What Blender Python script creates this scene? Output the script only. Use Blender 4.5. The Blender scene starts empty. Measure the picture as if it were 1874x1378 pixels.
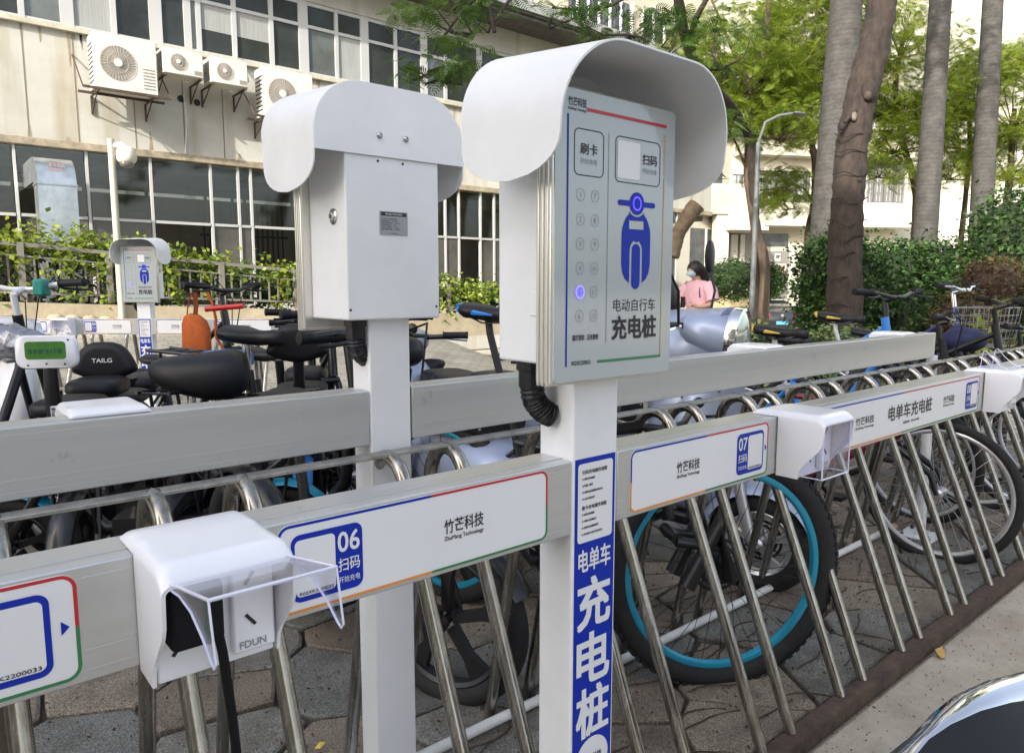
import bpy, bmesh, math, random
import numpy as np
from mathutils import Vector, Matrix, noise as mnoise
R_ = math.radians
random.seed(7); np.random.seed(7)
scene = bpy.context.scene
COL = scene.collection
# ------------------------------------------------------------------ camera
F_PX, YAW, PIT = 1336.78, 0.698024, 0.122339
CAM = Vector((-0.76635, -0.77039, 1.2618))
FW = Vector((math.sin(YAW)*math.cos(PIT), math.cos(YAW)*math.cos(PIT), -math.sin(PIT)))
RT = Vector((math.cos(YAW), -math.sin(YAW), 0)); UP = RT.cross(FW)
cd = bpy.data.cameras.new('camera'); cam = bpy.data.objects.new('camera', cd); COL.objects.link(cam)
cd.sensor_width = 36; cd.lens = F_PX/1874*36; cd.clip_start = .02; cd.clip_end = 1500
cam.matrix_world = Matrix(((RT.x, UP.x, -FW.x, CAM.x), (RT.y, UP.y, -FW.y, CAM.y), (RT.z, UP.z, -FW.z, CAM.z), (0, 0, 0, 1)))
scene.camera = cam
# ------------------------------------------------------------------ light
SUN = Vector((-1.4, -.62, .78)).normalized()      # towards the sun
elev = math.asin(SUN.z); rot = math.atan2(SUN.x, SUN.y)
w = bpy.data.worlds.new('World'); scene.world = w; w.use_nodes = True
nt = w.node_tree; bg = nt.nodes['Background']; sky = nt.nodes.new('ShaderNodeTexSky')
sky.sky_type = 'NISHITA'; sky.sun_disc = False; sky.sun_elevation = elev; sky.sun_rotation = rot
sky.air_density = 1.0; sky.dust_density = 4.0; sky.ozone_density = 1.0
hs_ = nt.nodes.new('ShaderNodeHueSaturation'); hs_.inputs['Saturation'].default_value = .62; nt.links.new(sky.outputs[0], hs_.inputs['Color']); nt.links.new(hs_.outputs[0], bg.inputs[0]); bg.inputs[1].default_value = .15
sl = bpy.data.lights.new('sun', 'SUN'); so = bpy.data.objects.new('sun', sl); COL.objects.link(so)
sl.energy = 2.6; sl.angle = R_(.6); sl.color = (1, .955, .87)
so.rotation_euler = (-SUN).to_track_quat('-Z', 'Y').to_euler(); so.location = (0, 0, 30)
scene.view_settings.view_transform = 'Standard'; scene.view_settings.look = 'None'
scene.view_settings.exposure = 1.5; scene.view_settings.gamma = 1; scene.view_settings.use_curve_mapping = False
scene.cycles.max_bounces = 8; scene.cycles.transparent_max_bounces = 16; scene.cycles.use_denoising = True

# ------------------------------------------------------------------ helpers
def at(x, y, t):
    return CAM + (FW + RT*((x-937)/F_PX) - UP*((y-689)/F_PX))*t
def aty(x, y, Y):
    d = FW + RT*((x-937)/F_PX) - UP*((y-689)/F_PX); return CAM + d*((Y-CAM.y)/d.y)
def atz(x, y, Z):
    d = FW + RT*((x-937)/F_PX) - UP*((y-689)/F_PX); return CAM + d*((Z-CAM.z)/d.z)

MATS = {}
def mat(name, col, rough=.5, metal=0, var=0, scale=8, bump=0, bscale=60, spec=.5, coat=0, trans=0, emit=None, col2=None, stretch=None, alpha=1, detail=6, rvar=0):
    if name in MATS: return MATS[name]
    m = bpy.data.materials.new(name); m.use_nodes = True; n = m.node_tree; b = n.nodes['Principled BSDF']
    c = (*col, 1); b.inputs['Base Color'].default_value = c
    b.inputs['Roughness'].default_value = rough; b.inputs['Metallic'].default_value = metal
    b.inputs['Specular IOR Level'].default_value = spec; b.inputs['Coat Weight'].default_value = coat
    b.inputs['Coat Roughness'].default_value = .08
    if emit: b.inputs['Emission Color'].default_value = (*emit[0], 1); b.inputs['Emission Strength'].default_value = emit[1]
    tc = n.nodes.new('ShaderNodeTexCoord'); mp = n.nodes.new('ShaderNodeMapping')
    geo = n.nodes.new('ShaderNodeNewGeometry'); n.links.new(geo.outputs['Position'], mp.inputs[0])
    if stretch: mp.inputs['Scale'].default_value = stretch
    if var or col2 or rvar:
        nz = n.nodes.new('ShaderNodeTexNoise'); nz.inputs['Scale'].default_value = scale; nz.inputs['Detail'].default_value = detail
        nz.inputs['Roughness'].default_value = .65
        n.links.new(mp.outputs[0], nz.inputs['Vector'])
        if var or col2:
            rp = n.nodes.new('ShaderNodeValToRGB'); n.links.new(nz.outputs['Fac'], rp.inputs[0])
            c2 = col2 or tuple(max(0, x*(1-var)) for x in col); c1 = col if col2 else tuple(min(1, x*(1+var*.6)) for x in col)
            rp.color_ramp.elements[0].position = .33 if detail > 2 else .15; rp.color_ramp.elements[0].color = (*c2, 1)
            rp.color_ramp.elements[1].position = .67 if detail > 2 else .85; rp.color_ramp.elements[1].color = (*c1, 1)
            n.links.new(rp.outputs[0], b.inputs['Base Color'])
        if rvar:
            mr = n.nodes.new('ShaderNodeMapRange'); mr.inputs[1].default_value = .3; mr.inputs[2].default_value = .7
            mr.inputs[3].default_value = max(.02, rough-rvar); mr.inputs[4].default_value = min(1, rough+rvar)
            n.links.new(nz.outputs['Fac'], mr.inputs[0]); n.links.new(mr.outputs[0], b.inputs['Roughness'])
    if bump:
        bz = n.nodes.new('ShaderNodeTexNoise'); bz.inputs['Scale'].default_value = bscale; bz.inputs['Detail'].default_value = 5
        n.links.new(mp.outputs[0], bz.inputs['Vector'])
        bn = n.nodes.new('ShaderNodeBump'); bn.inputs['Strength'].default_value = bump; bn.inputs['Distance'].default_value = .01
        n.links.new(bz.outputs['Fac'], bn.inputs['Height']); n.links.new(bn.outputs[0], b.inputs['Normal'])
    if trans: b.inputs['Transmission Weight'].default_value = trans
    MATS[name] = m; return m

def leafmat(name, c1, c2, tr=.45, scale=3):
    m = bpy.data.materials.new(name); m.use_nodes = True; n = m.node_tree; n.nodes.clear()
    out = n.nodes.new('ShaderNodeOutputMaterial'); mix = n.nodes.new('ShaderNodeMixShader'); mix.inputs[0].default_value = tr
    b = n.nodes.new('ShaderNodeBsdfPrincipled'); b.inputs['Roughness'].default_value = .45
    t = n.nodes.new('ShaderNodeBsdfTranslucent')
    nz = n.nodes.new('ShaderNodeTexNoise'); nz.inputs['Scale'].default_value = scale; nz.inputs['Detail'].default_value = 4
    g = n.nodes.new('ShaderNodeNewGeometry'); n.links.new(g.outputs['Position'], nz.inputs['Vector'])
    ad = n.nodes.new('ShaderNodeMath'); ad.operation = 'ADD'; ad.inputs[1].default_value = -.25
    sc = n.nodes.new('ShaderNodeMath'); sc.operation = 'MULTIPLY'; sc.inputs[1].default_value = .5
    n.links.new(g.outputs['Random Per Island'], sc.inputs[0]); n.links.new(sc.outputs[0], ad.inputs[0])
    ad2 = n.nodes.new('ShaderNodeMath'); ad2.operation = 'ADD'
    n.links.new(ad.outputs[0], ad2.inputs[0]); n.links.new(nz.outputs['Fac'], ad2.inputs[1])
    rp = n.nodes.new('ShaderNodeValToRGB'); n.links.new(ad2.outputs[0], rp.inputs[0])
    rp.color_ramp.elements[0].position = .3; rp.color_ramp.elements[0].color = (*c1, 1)
    rp.color_ramp.elements[1].position = .72; rp.color_ramp.elements[1].color = (*c2, 1)
    n.links.new(rp.outputs[0], b.inputs['Base Color']); n.links.new(rp.outputs[0], t.inputs['Color'])
    n.links.new(b.outputs[0], mix.inputs[1]); n.links.new(t.outputs[0], mix.inputs[2]); n.links.new(mix.outputs[0], out.inputs[0])
    MATS[name] = m; return m

def clearmat(name, tint=(.95, .95, 1), gl=1.0, base=.025):
    m = bpy.data.materials.new(name); m.use_nodes = True; n = m.node_tree; n.nodes.clear()
    out = n.nodes.new('ShaderNodeOutputMaterial'); mix = n.nodes.new('ShaderNodeMixShader')
    t = n.nodes.new('ShaderNodeBsdfTransparent'); t.inputs[0].default_value = (*tint, 1)
    g = n.nodes.new('ShaderNodeBsdfGlossy'); g.inputs['Roughness'].default_value = .06; g.inputs[0].default_value = (gl, gl, gl, 1)
    lw = n.nodes.new('ShaderNodeLayerWeight'); lw.inputs[0].default_value = .5
    pw = n.nodes.new('ShaderNodeMath'); pw.operation = 'POWER'; pw.inputs[1].default_value = 3.5; n.links.new(lw.outputs['Facing'], pw.inputs[0])
    ad = n.nodes.new('ShaderNodeMath'); ad.operation = 'MULTIPLY_ADD'; ad.inputs[1].default_value = .55; ad.inputs[2].default_value = base
    n.links.new(pw.outputs[0], ad.inputs[0])
    n.links.new(ad.outputs[0], mix.inputs[0])
    n.links.new(t.outputs[0], mix.inputs[1]); n.links.new(g.outputs[0], mix.inputs[2]); n.links.new(mix.outputs[0], out.inputs[0])
    MATS[name] = m; return m

class MB:
    def __init__(s): s.v = []; s.f = []
    def add(s, vs, fs):
        o = len(s.v); s.v += [tuple(v) for v in vs]; s.f += [tuple(i+o for i in f) for f in fs]; return s
    def box(s, x0, x1, y0, y1, z0, z1):
        return s.add([(x, y, z) for x in (x0, x1) for y in (y0, y1) for z in (z0, z1)],
                     [(0, 1, 3, 2), (4, 6, 7, 5), (0, 4, 5, 1), (2, 3, 7, 6), (0, 2, 6, 4), (1, 5, 7, 3)])
    def obox(s, c, ax, ay, az):                       # oriented box, half-axes
        c, ax, ay, az = map(Vector, (c, ax, ay, az))
        return s.add([c+ax*i+ay*j+az*k for i in (-1, 1) for j in (-1, 1) for k in (-1, 1)],
                     [(0, 1, 3, 2), (4, 6, 7, 5), (0, 4, 5, 1), (2, 3, 7, 6), (0, 2, 6, 4), (1, 5, 7, 3)])
    def bar(s, a, b, w, h, up=(0, 0, 1)):
        a, b = Vector(a), Vector(b); d = b-a; L = d.length; d.normalize(); u = Vector(up)
        sd = d.cross(u)
        if sd.length < 1e-4: sd = d.cross(Vector((0, 1, 0)))
        sd.normalize(); u = sd.cross(d)
        return s.obox((a+b)/2, d*L/2, sd*w/2, u*h/2)
    def tube(s, path, r, n=10, closed=False, caps=True, flat=1):
        P = [Vector(p) for p in path]; N = len(P); rr = r if isinstance(r, (list, tuple)) else [r]*N
        T = []
        for i in range(N):
            a = P[(i-1) % N] if closed or i > 0 else P[i]; b = P[(i+1) % N] if closed or i < N-1 else P[i]
            t = b-a; T.append(t.normalized() if t.length > 1e-9 else Vector((0, 0, 1)))
        u = T[0].orthogonal().normalized(); vs = []
        for i in range(N):
            if i:
                q = T[i-1].rotation_difference(T[i]); u = q @ u
            u = (u-T[i]*u.dot(T[i])).normalized(); w_ = T[i].cross(u)
            for k in range(n):
                a = 2*math.pi*k/n; vs.append(P[i]+(u*math.cos(a)+w_*math.sin(a)*flat)*rr[i])
        fs = []
        for i in range(N if closed else N-1):
            j = (i+1) % N
            for k in range(n): fs.append((i*n+k, i*n+(k+1) % n, j*n+(k+1) % n, j*n+k))
        if caps and not closed: fs += [tuple(range(n))[::-1], tuple((N-1)*n+k for k in range(n))]
        return s.add(vs, fs)
    def cyl(s, a, b, r, r2=None, n=16): return s.tube([a, b], [r, r if r2 is None else r2], n)
    def rings(s, R, caps=True, closed=False):            # loft between equal-length rings
        n = len(R[0]); vs = [p for r in R for p in r]; fs = []
        for i in range(len(R) if closed else len(R)-1):
            j = (i+1) % len(R)
            for k in range(n): fs.append((i*n+k, i*n+(k+1) % n, j*n+(k+1) % n, j*n+k))
        if caps and not closed: fs += [tuple(range(n))[::-1], tuple((len(R)-1)*n+k for k in range(n))]
        return s.add(vs, fs)
    def ell(s, c, rx, ry, rz, nu=16, nv=10, p=1.0, M=None):
        sg = lambda v, e: math.copysign(abs(v)**e, v); R = []
        for j in range(1, nv):
            t = math.pi*j/nv-math.pi/2
            R.append([(c[0]+rx*sg(math.cos(t), p)*sg(math.cos(2*math.pi*i/nu), p), c[1]+ry*sg(math.cos(t), p)*sg(math.sin(2*math.pi*i/nu), p), c[2]+rz*sg(math.sin(t), p)) for i in range(nu)])
        if M is not None: R = [[M @ Vector(q) for q in r] for r in R]
        return s.rings(R)
    def ring(s, c, ax, R, r, n=32, m=8, flat=1):          # torus round axis ax
        c = Vector(c); ax = Vector(ax).normalized(); u = ax.orthogonal().normalized(); w_ = ax.cross(u); RR = []
        for i in range(n):
            a = 2*math.pi*i/n; d = u*math.cos(a)+w_*math.sin(a)
            RR.append([c+d*(R+r*math.cos(2*math.pi*k/m))+ax*(r*flat*math.sin(2*math.pi*k/m)) for k in range(m)])
        return s.rings(RR, closed=True)
    def lathe(s, c, ax, prof, n=24):                      # prof: (radius, along)
        c = Vector(c); ax = Vector(ax).normalized(); u = ax.orthogonal().normalized(); w_ = ax.cross(u)
        return s.rings([[c+ax*h+(u*math.cos(2*math.pi*k/n)+w_*math.sin(2*math.pi*k/n))*max(r, 1e-4) for k in range(n)] for r, h in prof])
    def prism(s, poly, fr, d0, d1):                      # polygon in frame, between offsets
        n = len(poly); vs = [fr(u, v, d0) for u, v in poly]+[fr(u, v, d1) for u, v in poly]
        return s.add(vs, [tuple(range(n))[::-1], tuple(range(n, 2*n))]+[(i, (i+1) % n, n+(i+1) % n, n+i) for i in range(n)])
    def xf(s, M):
        s.v = [tuple(M @ Vector(p)) for p in s.v]; return s

def mesh(m, name='mesh'):
    me = bpy.data.meshes.new(name); me.from_pydata(m.v, [], m.f); me.update(); return me
def part(name, m, material, parent=None, bev=0, smooth=40, label=None, kind=None, seg=2, org=None, recalc=True):
    me = m if isinstance(m, bpy.types.Mesh) else mesh(m, name)
    if recalc and not isinstance(m, bpy.types.Mesh):
        b = bmesh.new(); b.from_mesh(me); bmesh.ops.recalc_face_normals(b, faces=b.faces); b.to_mesh(me); b.free()
    if material and not me.materials: me.materials.append(material)
    o = bpy.data.objects.new(name, me); COL.objects.link(o)
    if parent is not None: o.parent = parent
    if org is not None: o.location = org
    if smooth and len(me.polygons):
        me.polygons.foreach_set('use_smooth', [True]*len(me.polygons)); me.set_sharp_from_angle(angle=R_(smooth))
    if bev:
        md = o.modifiers.new('bevel', 'BEVEL'); md.width = bev; md.segments = seg; md.limit_method = 'ANGLE'; md.angle_limit = R_(35); md.harden_normals = False
    if label: o['label'] = label
    if kind: o['kind'] = kind
    return o
def thing(name, label, cat, loc=(0, 0, 0), rz=0, group=None, kind=None):
    o = bpy.data.objects.new(name, None); COL.objects.link(o); o.location = loc; o.rotation_euler = (0, 0, rz); o.empty_display_size = .1
    if kind: o['kind'] = kind
    if label: o['label'] = label
    if cat: o['category'] = cat
    if group: o['group'] = group
    return o
def tag(o, label, cat, group=None):
    o['label'] = label; o['category'] = cat
    if group: o['group'] = group
    return o
def struct(name, m, material, parent=None, **k):
    o = part(name, m, material, parent, **k)
    if parent is None: o['kind'] = 'structure'
    return o
def frame(O, U, V, N=None):
    O, U, V = Vector(O), Vector(U).normalized(), Vector(V).normalized(); N = Vector(N) if N else U.cross(V)
    return lambda u, v, d=0: O+U*u+V*v+N*d
def rrect(u0, u1, v0, v1, r, n=5):
    P = []
    for cx, cy, a0 in ((u1-r, v1-r, 0), (u0+r, v1-r, 90), (u0+r, v0+r, 180), (u1-r, v0+r, 270)):
        for k in range(n+1):
            a = R_(a0+90*k/n); P.append((cx+r*math.cos(a), cy+r*math.sin(a)))
    return P
def flat(m, fr, poly, d): n = len(m.v); m.v += [tuple(fr(u, v, d)) for u, v in poly]; m.f.append(tuple(range(n, n+len(poly)))); return m
def rim(m, fr, u0, u1, v0, v1, r, t, d, sel=None):       # rounded ring, optionally only where sel(u,v)
    A = rrect(u0, u1, v0, v1, r, 6); B = rrect(u0+t, u1-t, v0+t, v1-t, max(r-t, .0005), 6)
    # subdivide
    def sub(P):
        Q = []
        for i in range(len(P)):
            a, b = P[i], P[(i+1) % len(P)]; Q.append(a)
            if math.dist(a, b) > .004:
                for k in range(1, 24): Q.append((a[0]+(b[0]-a[0])*k/24, a[1]+(b[1]-a[1])*k/24))
        return Q
    A2, B2 = [], []
    for i in range(len(A)):
        a, a1, b, b1 = A[i], A[(i+1) % len(A)], B[i], B[(i+1) % len(A)]
        A2.append(a); B2.append(b)
        if i % 7 == 6:
            for k in range(1, 24): q = k/24; A2.append((a[0]+(a1[0]-a[0])*q, a[1]+(a1[1]-a[1])*q)); B2.append((b[0]+(b1[0]-b[0])*q, b[1]+(b1[1]-b[1])*q))
    N = len(A2)
    for i in range(N):
        j = (i+1) % N; mu = (A2[i][0]+A2[j][0])/2; mv = (A2[i][1]+A2[j][1])/2
        if sel and not sel(mu, mv): continue
        o = len(m.v); m.v += [tuple(fr(*A2[i], d)), tuple(fr(*A2[j], d)), tuple(fr(*B2[j], d)), tuple(fr(*B2[i], d))]; m.f.append((o, o+1, o+2, o+3))
    return m
_tc = {}
def glyphs(s, bold=0):
    k = (s, bold)
    if k not in _tc:
        c = bpy.data.curves.new('t', 'FONT'); c.body = s; c.offset = bold; c.resolution_u = 3
        o = bpy.data.objects.new('t', c); COL.objects.link(o)
        me = bpy.data.meshes.new_from_object(o.evaluated_get(bpy.context.evaluated_depsgraph_get()))
        vs = [tuple(v.co) for v in me.vertices]; fs = [tuple(p.vertices) for p in me.polygons]
        bpy.data.objects.remove(o); bpy.data.meshes.remove(me); _tc[k] = (vs, fs)
    return _tc[k]
def text(m, fr, s, u0, u1, v0, v1, d, bold=0, keep=False):
    vs, fs = glyphs(s)
    if not vs: return m
    xs = [v[0] for v in vs]; ys = [v[1] for v in vs]; x0, x1, y0, y1 = min(xs), max(xs), min(ys), max(ys)
    su, sv = (u1-u0)/(x1-x0), (v1-v0)/(y1-y0)
    if keep: su = sv = min(su, sv); u0 = (u0+u1)/2-su*(x1-x0)/2
    e = bold*.9*(v1-v0)
    for i, (ox, oy) in enumerate([(0, 0)]+([(e, e), (-e, e), (e, -e), (-e, -e)] if bold else [])):
        o = len(m.v); m.v += [tuple(fr(u0+(x-x0)*su+ox, v0+(y-y0)*sv+oy, d+.00006*i)) for x, y, _ in vs]; m.f += [tuple(i_+o for i_ in f) for f in fs]
    return m

# ------------------------------------------------------------------ materials
WHITE = mat('white_powder_coat', (.79, .795, .81), .38, bump=.05, bscale=420, var=.055, scale=7, detail=10, rvar=.08)
WPLAS = mat('white_plastic', (.82, .82, .86), .28, coat=.3)
ALU = mat('brushed_aluminium', (.60, .605, .60), .3, .66, var=.05, scale=3, stretch=(.25, 14, 14), detail=4)
ALU2 = mat('aluminium_edge', (.62, .62, .6), .42, .6, var=.1, scale=12)
STEEL = mat('stainless_tube', (.44, .42, .385), .24, .95, scale=55, rvar=.08, col2=(.25, .23, .2), stretch=(1, 1, .03))
STEELW = mat('weathered_flat_bar', (.42, .41, .38), .45, .8, var=.35, scale=30)
RUST = mat('rusty_steel', (.11, .07, .048), .85, .1, col2=(.05, .034, .027), scale=18, bump=.4)
PANEL = mat('white_label_print', (.76, .76, .77), .3, var=.03, scale=4)
BLUE = mat('blue_print', (.008, .03, .36), .4, spec=.2); RED = mat('red_print', (.5, .02, .03), .35)
GREEN = mat('green_print', (.03, .2, .07), .35); ORANGE = mat('orange_print', (.72, .27, .05), .35); YELL = mat('yellow_print', (.55, .4, .12), .4)
BLACKP = mat('black_print', (.012, .012, .014), .4); GREYP = mat('grey_print', (.25, .26, .27), .4)
FACE = mat('display_glass', (.42, .46, .47), .12, coat=.6, spec=.5)
FRAMEA = mat('frame_aluminium', (.72, .7, .64), .3, .7)
RUB = mat('black_rubber', (.008, .008, .009), .6, bump=.1, bscale=200, spec=.35); BPL = mat('black_plastic', (.009, .009, .011), .4, spec=.35)
LEATH = mat('black_vinyl', (.011, .011, .014), .45, spec=.35, bump=.15, bscale=300, var=.15); CHROME = mat('chrome', (.8, .8, .82), .08, 1)
BOLT = mat('bolt_steel', (.5, .5, .5), .25, 1)
CLEAR = clearmat('clear_plastic'); CEDGE = mat('edge_glint_tone', (.70, .71, .86), .1, coat=1, alpha=1)  # pale opaque edge tone: bright rims of clear plastic put into colour
GLOW = mat('blue_led', (.05, .05, .8), .3, emit=((.06, .03, 1), 1.1))
GLOWS = mat('violet_led', (.3, .3, .8), .3, emit=((.2, .13, 1), .55))

def specks(M, thr=.70, scale=38, col=(.42, .40, .36)):
    n = M.node_tree; b = n.nodes['Principled BSDF']; src = b.inputs['Base Color'].links[0].from_socket; g = n.nodes.new('ShaderNodeNewGeometry')
    z = n.nodes.new('ShaderNodeTexNoise'); z.inputs['Scale'].default_value = scale; z.inputs['Detail'].default_value = 6; z.inputs['Roughness'].default_value = .75; n.links.new(g.outputs['Position'], z.inputs['Vector'])
    r = n.nodes.new('ShaderNodeValToRGB'); r.color_ramp.elements[0].position = thr; r.color_ramp.elements[1].position = thr+.05; n.links.new(z.outputs['Fac'], r.inputs[0])
    m = n.nodes.new('ShaderNodeMix'); m.data_type = 'RGBA'; n.links.new(src, m.inputs[6]); m.inputs[7].default_value = (*col, 1)
    f = n.nodes.new('ShaderNodeMath'); f.operation = 'MULTIPLY'; f.inputs[1].default_value = .55; n.links.new(r.outputs[0], f.inputs[0]); n.links.new(f.outputs[0], m.inputs[0]); n.links.new(m.outputs[2], b.inputs['Base Color'])
specks(WHITE)
specks(ALU, .62, 16, (.42, .41, .39))
# ------------------------------------------------------------------ ground
GX = np.array([-80, -40, -20, -12, -8, -5, -3, -2, -1, 0, 1, 2, 3, 4, 5, 6, 8, 10, 12, 14, 16, 18, 20, 22, 24, 27, 30, 34, 38, 45, 60, 90, 160])
GY = np.array([-80, -40, -20, -12, -8, -5, -3, -1, 0, 1, 2, 3, 3.8, 4.4, 5, 6, 7, 8, 8.4, 9, 10, 11, 12, 14, 16, 18, 20, 24, 28, 34, 45, 70, 160])
def sm(a, b, x): t = max(0, min(1, (x-a)/(b-a))); return t*t*(3-2*t)
def gz(x, y):
    z = -.02
    left = 1-sm(4.5, 6.5, x)
    z += left*max(0, min(1, (y-4.3)/4.1))*.84
    d = (x-CAM.x)*FW.x+(y-CAM.y)*FW.y
    z -= (1-left)*sm(16, 24, d)*.75
    return z
m = MB(); nx, ny = len(GX), len(GY)
m.v = [(float(x), float(y), gz(x, y)) for y in GY for x in GX]
m.f = [(j*nx+i, j*nx+i+1, (j+1)*nx+i+1, (j+1)*nx+i) for j in range(ny-1) for i in range(nx-1)]
def paver_mat():
    M = mat('paver_ground', (.5, .465, .38), .85, var=.25, scale=2.5, bump=.2, bscale=40)
    n = M.node_tree; b = n.nodes['Principled BSDF']; src = b.inputs['Base Color'].links[0].from_socket
    br = n.nodes.new('ShaderNodeTexBrick'); br.inputs['Scale'].default_value = 3.3; br.inputs['Mortar Size'].default_value = .018
    br.inputs['Color1'].default_value = (1, 1, 1, 1); br.inputs['Color2'].default_value = (.86, .85, .84, 1); br.inputs['Mortar'].default_value = (.5, .47, .42, 1)
    g = n.nodes.new('ShaderNodeNewGeometry'); n.links.new(g.outputs['Position'], br.inputs[0])
    mx = n.nodes.new('ShaderNodeMix'); mx.data_type = 'RGBA'; mx.blend_type = 'MULTIPLY'; mx.inputs[0].default_value = 1
    n.links.new(src, mx.inputs[6]); n.links.new(br.outputs[0], mx.inputs[7]); n.links.new(mx.outputs[2], b.inputs['Base Color'])
    return M
struct('ground', m, paver_mat(), smooth=30)
CONC = mat('worn_concrete', (.46, .41, .33), .9, col2=(.3, .26, .2), scale=4.5, bump=.5, bscale=110, detail=14)
struct('concrete_strip', MB().box(-6, 14, -5, .128, -.12, .006), CONC, bev=.012)
SOIL = mat('joint_soil', (.085, .065, .05), .95, col2=(.045, .035, .027), scale=14, bump=.6, bscale=70)
struct('joint_bed', MB().box(-4, 6.2, .205, 3.25, -.08, .002), SOIL)
struct('painted_line', MB().box(-4, 6, 3.40, 3.52, -.06, .006), mat('yellow_road_paint', (.5, .36, .1), .8, col2=(.33, .27, .16), scale=25))
struct('asphalt_lane', MB().box(-6, 6.4, 3.25, 4.6, -.06, .002), mat('asphalt', (.2, .185, .16), .9, var=.3, scale=30, bump=.5, bscale=120))
# irregular paving stones
def stone_mat(name, c1, c2, c3):
    M = mat(name, c1, .85, col2=c2, scale=9, detail=12, bump=.55, bscale=210); n = M.node_tree; b = n.nodes['Principled BSDF']; src = b.inputs['Base Color'].links[0].from_socket
    g = n.nodes.new('ShaderNodeNewGeometry'); v = n.nodes.new('ShaderNodeTexNoise'); v.inputs['Scale'].default_value = 230; v.inputs['Detail'].default_value = 3
    n.links.new(g.outputs['Position'], v.inputs['Vector']); rp = n.nodes.new('ShaderNodeValToRGB')
    rp.color_ramp.elements[0].position = .36; rp.color_ramp.elements[0].color = (.42, .41, .4, 1); rp.color_ramp.elements[1].position = .66; rp.color_ramp.elements[1].color = (1.5, 1.48, 1.4, 1)
    n.links.new(v.outputs['Fac'], rp.inputs[0]); mx = n.nodes.new('ShaderNodeMix'); mx.data_type = 'RGBA'; mx.blend_type = 'MULTIPLY'; mx.inputs[0].default_value = 1
    n.links.new(src, mx.inputs[6]); n.links.new(rp.outputs[0], mx.inputs[7])
    z = n.nodes.new('ShaderNodeTexNoise'); z.inputs['Scale'].default_value = 3.1; z.inputs['Detail'].default_value = 9; z.inputs['Roughness'].default_value = .7; n.links.new(g.outputs['Position'], z.inputs['Vector'])
    r2 = n.nodes.new('ShaderNodeValToRGB'); r2.color_ramp.elements[0].position = .47; r2.color_ramp.elements[1].position = .62; n.links.new(z.outputs['Fac'], r2.inputs[0])
    m2 = n.nodes.new('ShaderNodeMix'); m2.data_type = 'RGBA'; n.links.new(r2.outputs[0], m2.inputs[0]); n.links.new(mx.outputs[2], m2.inputs[6]); m2.inputs[7].default_value = (*c3, 1)
    fa = n.nodes.new('ShaderNodeMath'); fa.operation = 'MULTIPLY'; fa.inputs[1].default_value = .6; n.links.new(r2.outputs[0], fa.inputs[0]); n.links.new(fa.outputs[0], m2.inputs[0])
    n.links.new(m2.outputs[2], b.inputs['Base Color']); return M
STM = [stone_mat('paving_stone_%s' % n, c, c2, c3) for n, c, c2, c3 in
       (('grey', (.25, .245, .225), (.15, .145, .13), (.085, .068, .05)), ('buff', (.31, .27, .215), (.2, .17, .135), (.12, .095, .065)), ('slate', (.21, .21, .2), (.13, .13, .12), (.08, .07, .055)), ('brown', (.24, .2, .16), (.15, .12, .095), (.08, .06, .045)))]
def paving():
    rnd = random.Random(11); root = thing('stone_paving', None, None, (0, 0, 0), kind='structure')
    pts = []; x0, x1, y0, y1 = -2.2, 5.9, .21, 3.24
    tries = 0
    while len(pts) < 230 and tries < 20000:
        tries += 1; p = (rnd.uniform(x0, x1), rnd.uniform(y0, y1)); md = .2 + .2*rnd.random()
        if all((p[0]-q[0])**2*.38+(p[1]-q[1])**2*1.15 > md*md for q in pts): pts.append(p)
    for i, p in enumerate(pts):
        poly = [(x0, y0), (x1, y0), (x1, y1), (x0, y1)]
        for q in sorted(pts, key=lambda q: (q[0]-p[0])**2+(q[1]-p[1])**2)[1:22]:
            mx, my = (p[0]+q[0])/2, (p[1]+q[1])/2; nx_, ny_ = q[0]-p[0], q[1]-p[1]; L = math.hypot(nx_, ny_); g = .0045+.003*math.sin(i*3)
            out = []
            for k in range(len(poly)):
                a, b = poly[k], poly[(k+1) % len(poly)]
                da = ((a[0]-mx)*nx_+(a[1]-my)*ny_)/L+g; db = ((b[0]-mx)*nx_+(b[1]-my)*ny_)/L+g
                if da <= 0: out.append(a)
                if da*db < 0: t = da/(da-db); out.append((a[0]+(b[0]-a[0])*t, a[1]+(b[1]-a[1])*t))
            poly = out
            if len(poly) < 3: break
        if len(poly) < 3: continue
        cx = sum(a[0] for a in poly)/len(poly); cy = sum(a[1] for a in poly)/len(poly)
        # roughen the outline
        P = []
        for k in range(len(poly)):
            a, b = poly[k], poly[(k+1) % len(poly)]
            if math.dist(a, b) < .02: P.append(a); continue
            P.append((a[0]+(cx-a[0])*.03, a[1]+(cy-a[1])*.03))
            n_ = max(1, int(math.dist(a, b)/.09))
            for j in range(1, n_+1):
                t = j/(n_+1); px, py = a[0]+(b[0]-a[0])*t, a[1]+(b[1]-a[1])*t; e = rnd.uniform(.0, .022)
                P.append((px+(cx-px)*e, py+(cy-py)*e))
        h = .022+rnd.uniform(-.004, .006); tx, ty = rnd.uniform(-.012, .012), rnd.uniform(-.012, .012)
        n_ = len(P); top = lambda a, dz=0: (a[0]-cx, a[1]-cy, h+dz+(a[0]-cx)*tx+(a[1]-cy)*ty)
        vs = [(a[0]-cx, a[1]-cy, -.03) for a in P]+[top(a, -.006) for a in P]+[top((a[0]+(cx-a[0])*.05, a[1]+(cy-a[1])*.05)) for a in P]
        fs = [(k, (k+1) % n_, n_+(k+1) % n_, n_+k) for k in range(n_)]+[(n_+k, n_+(k+1) % n_, 2*n_+(k+1) % n_, 2*n_+k) for k in range(n_)]+[tuple(range(2*n_, 3*n_))]
        part('paving_stone', MB().add(vs, fs), rnd.choice(STM), root, org=(cx, cy, 0), smooth=0)
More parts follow.
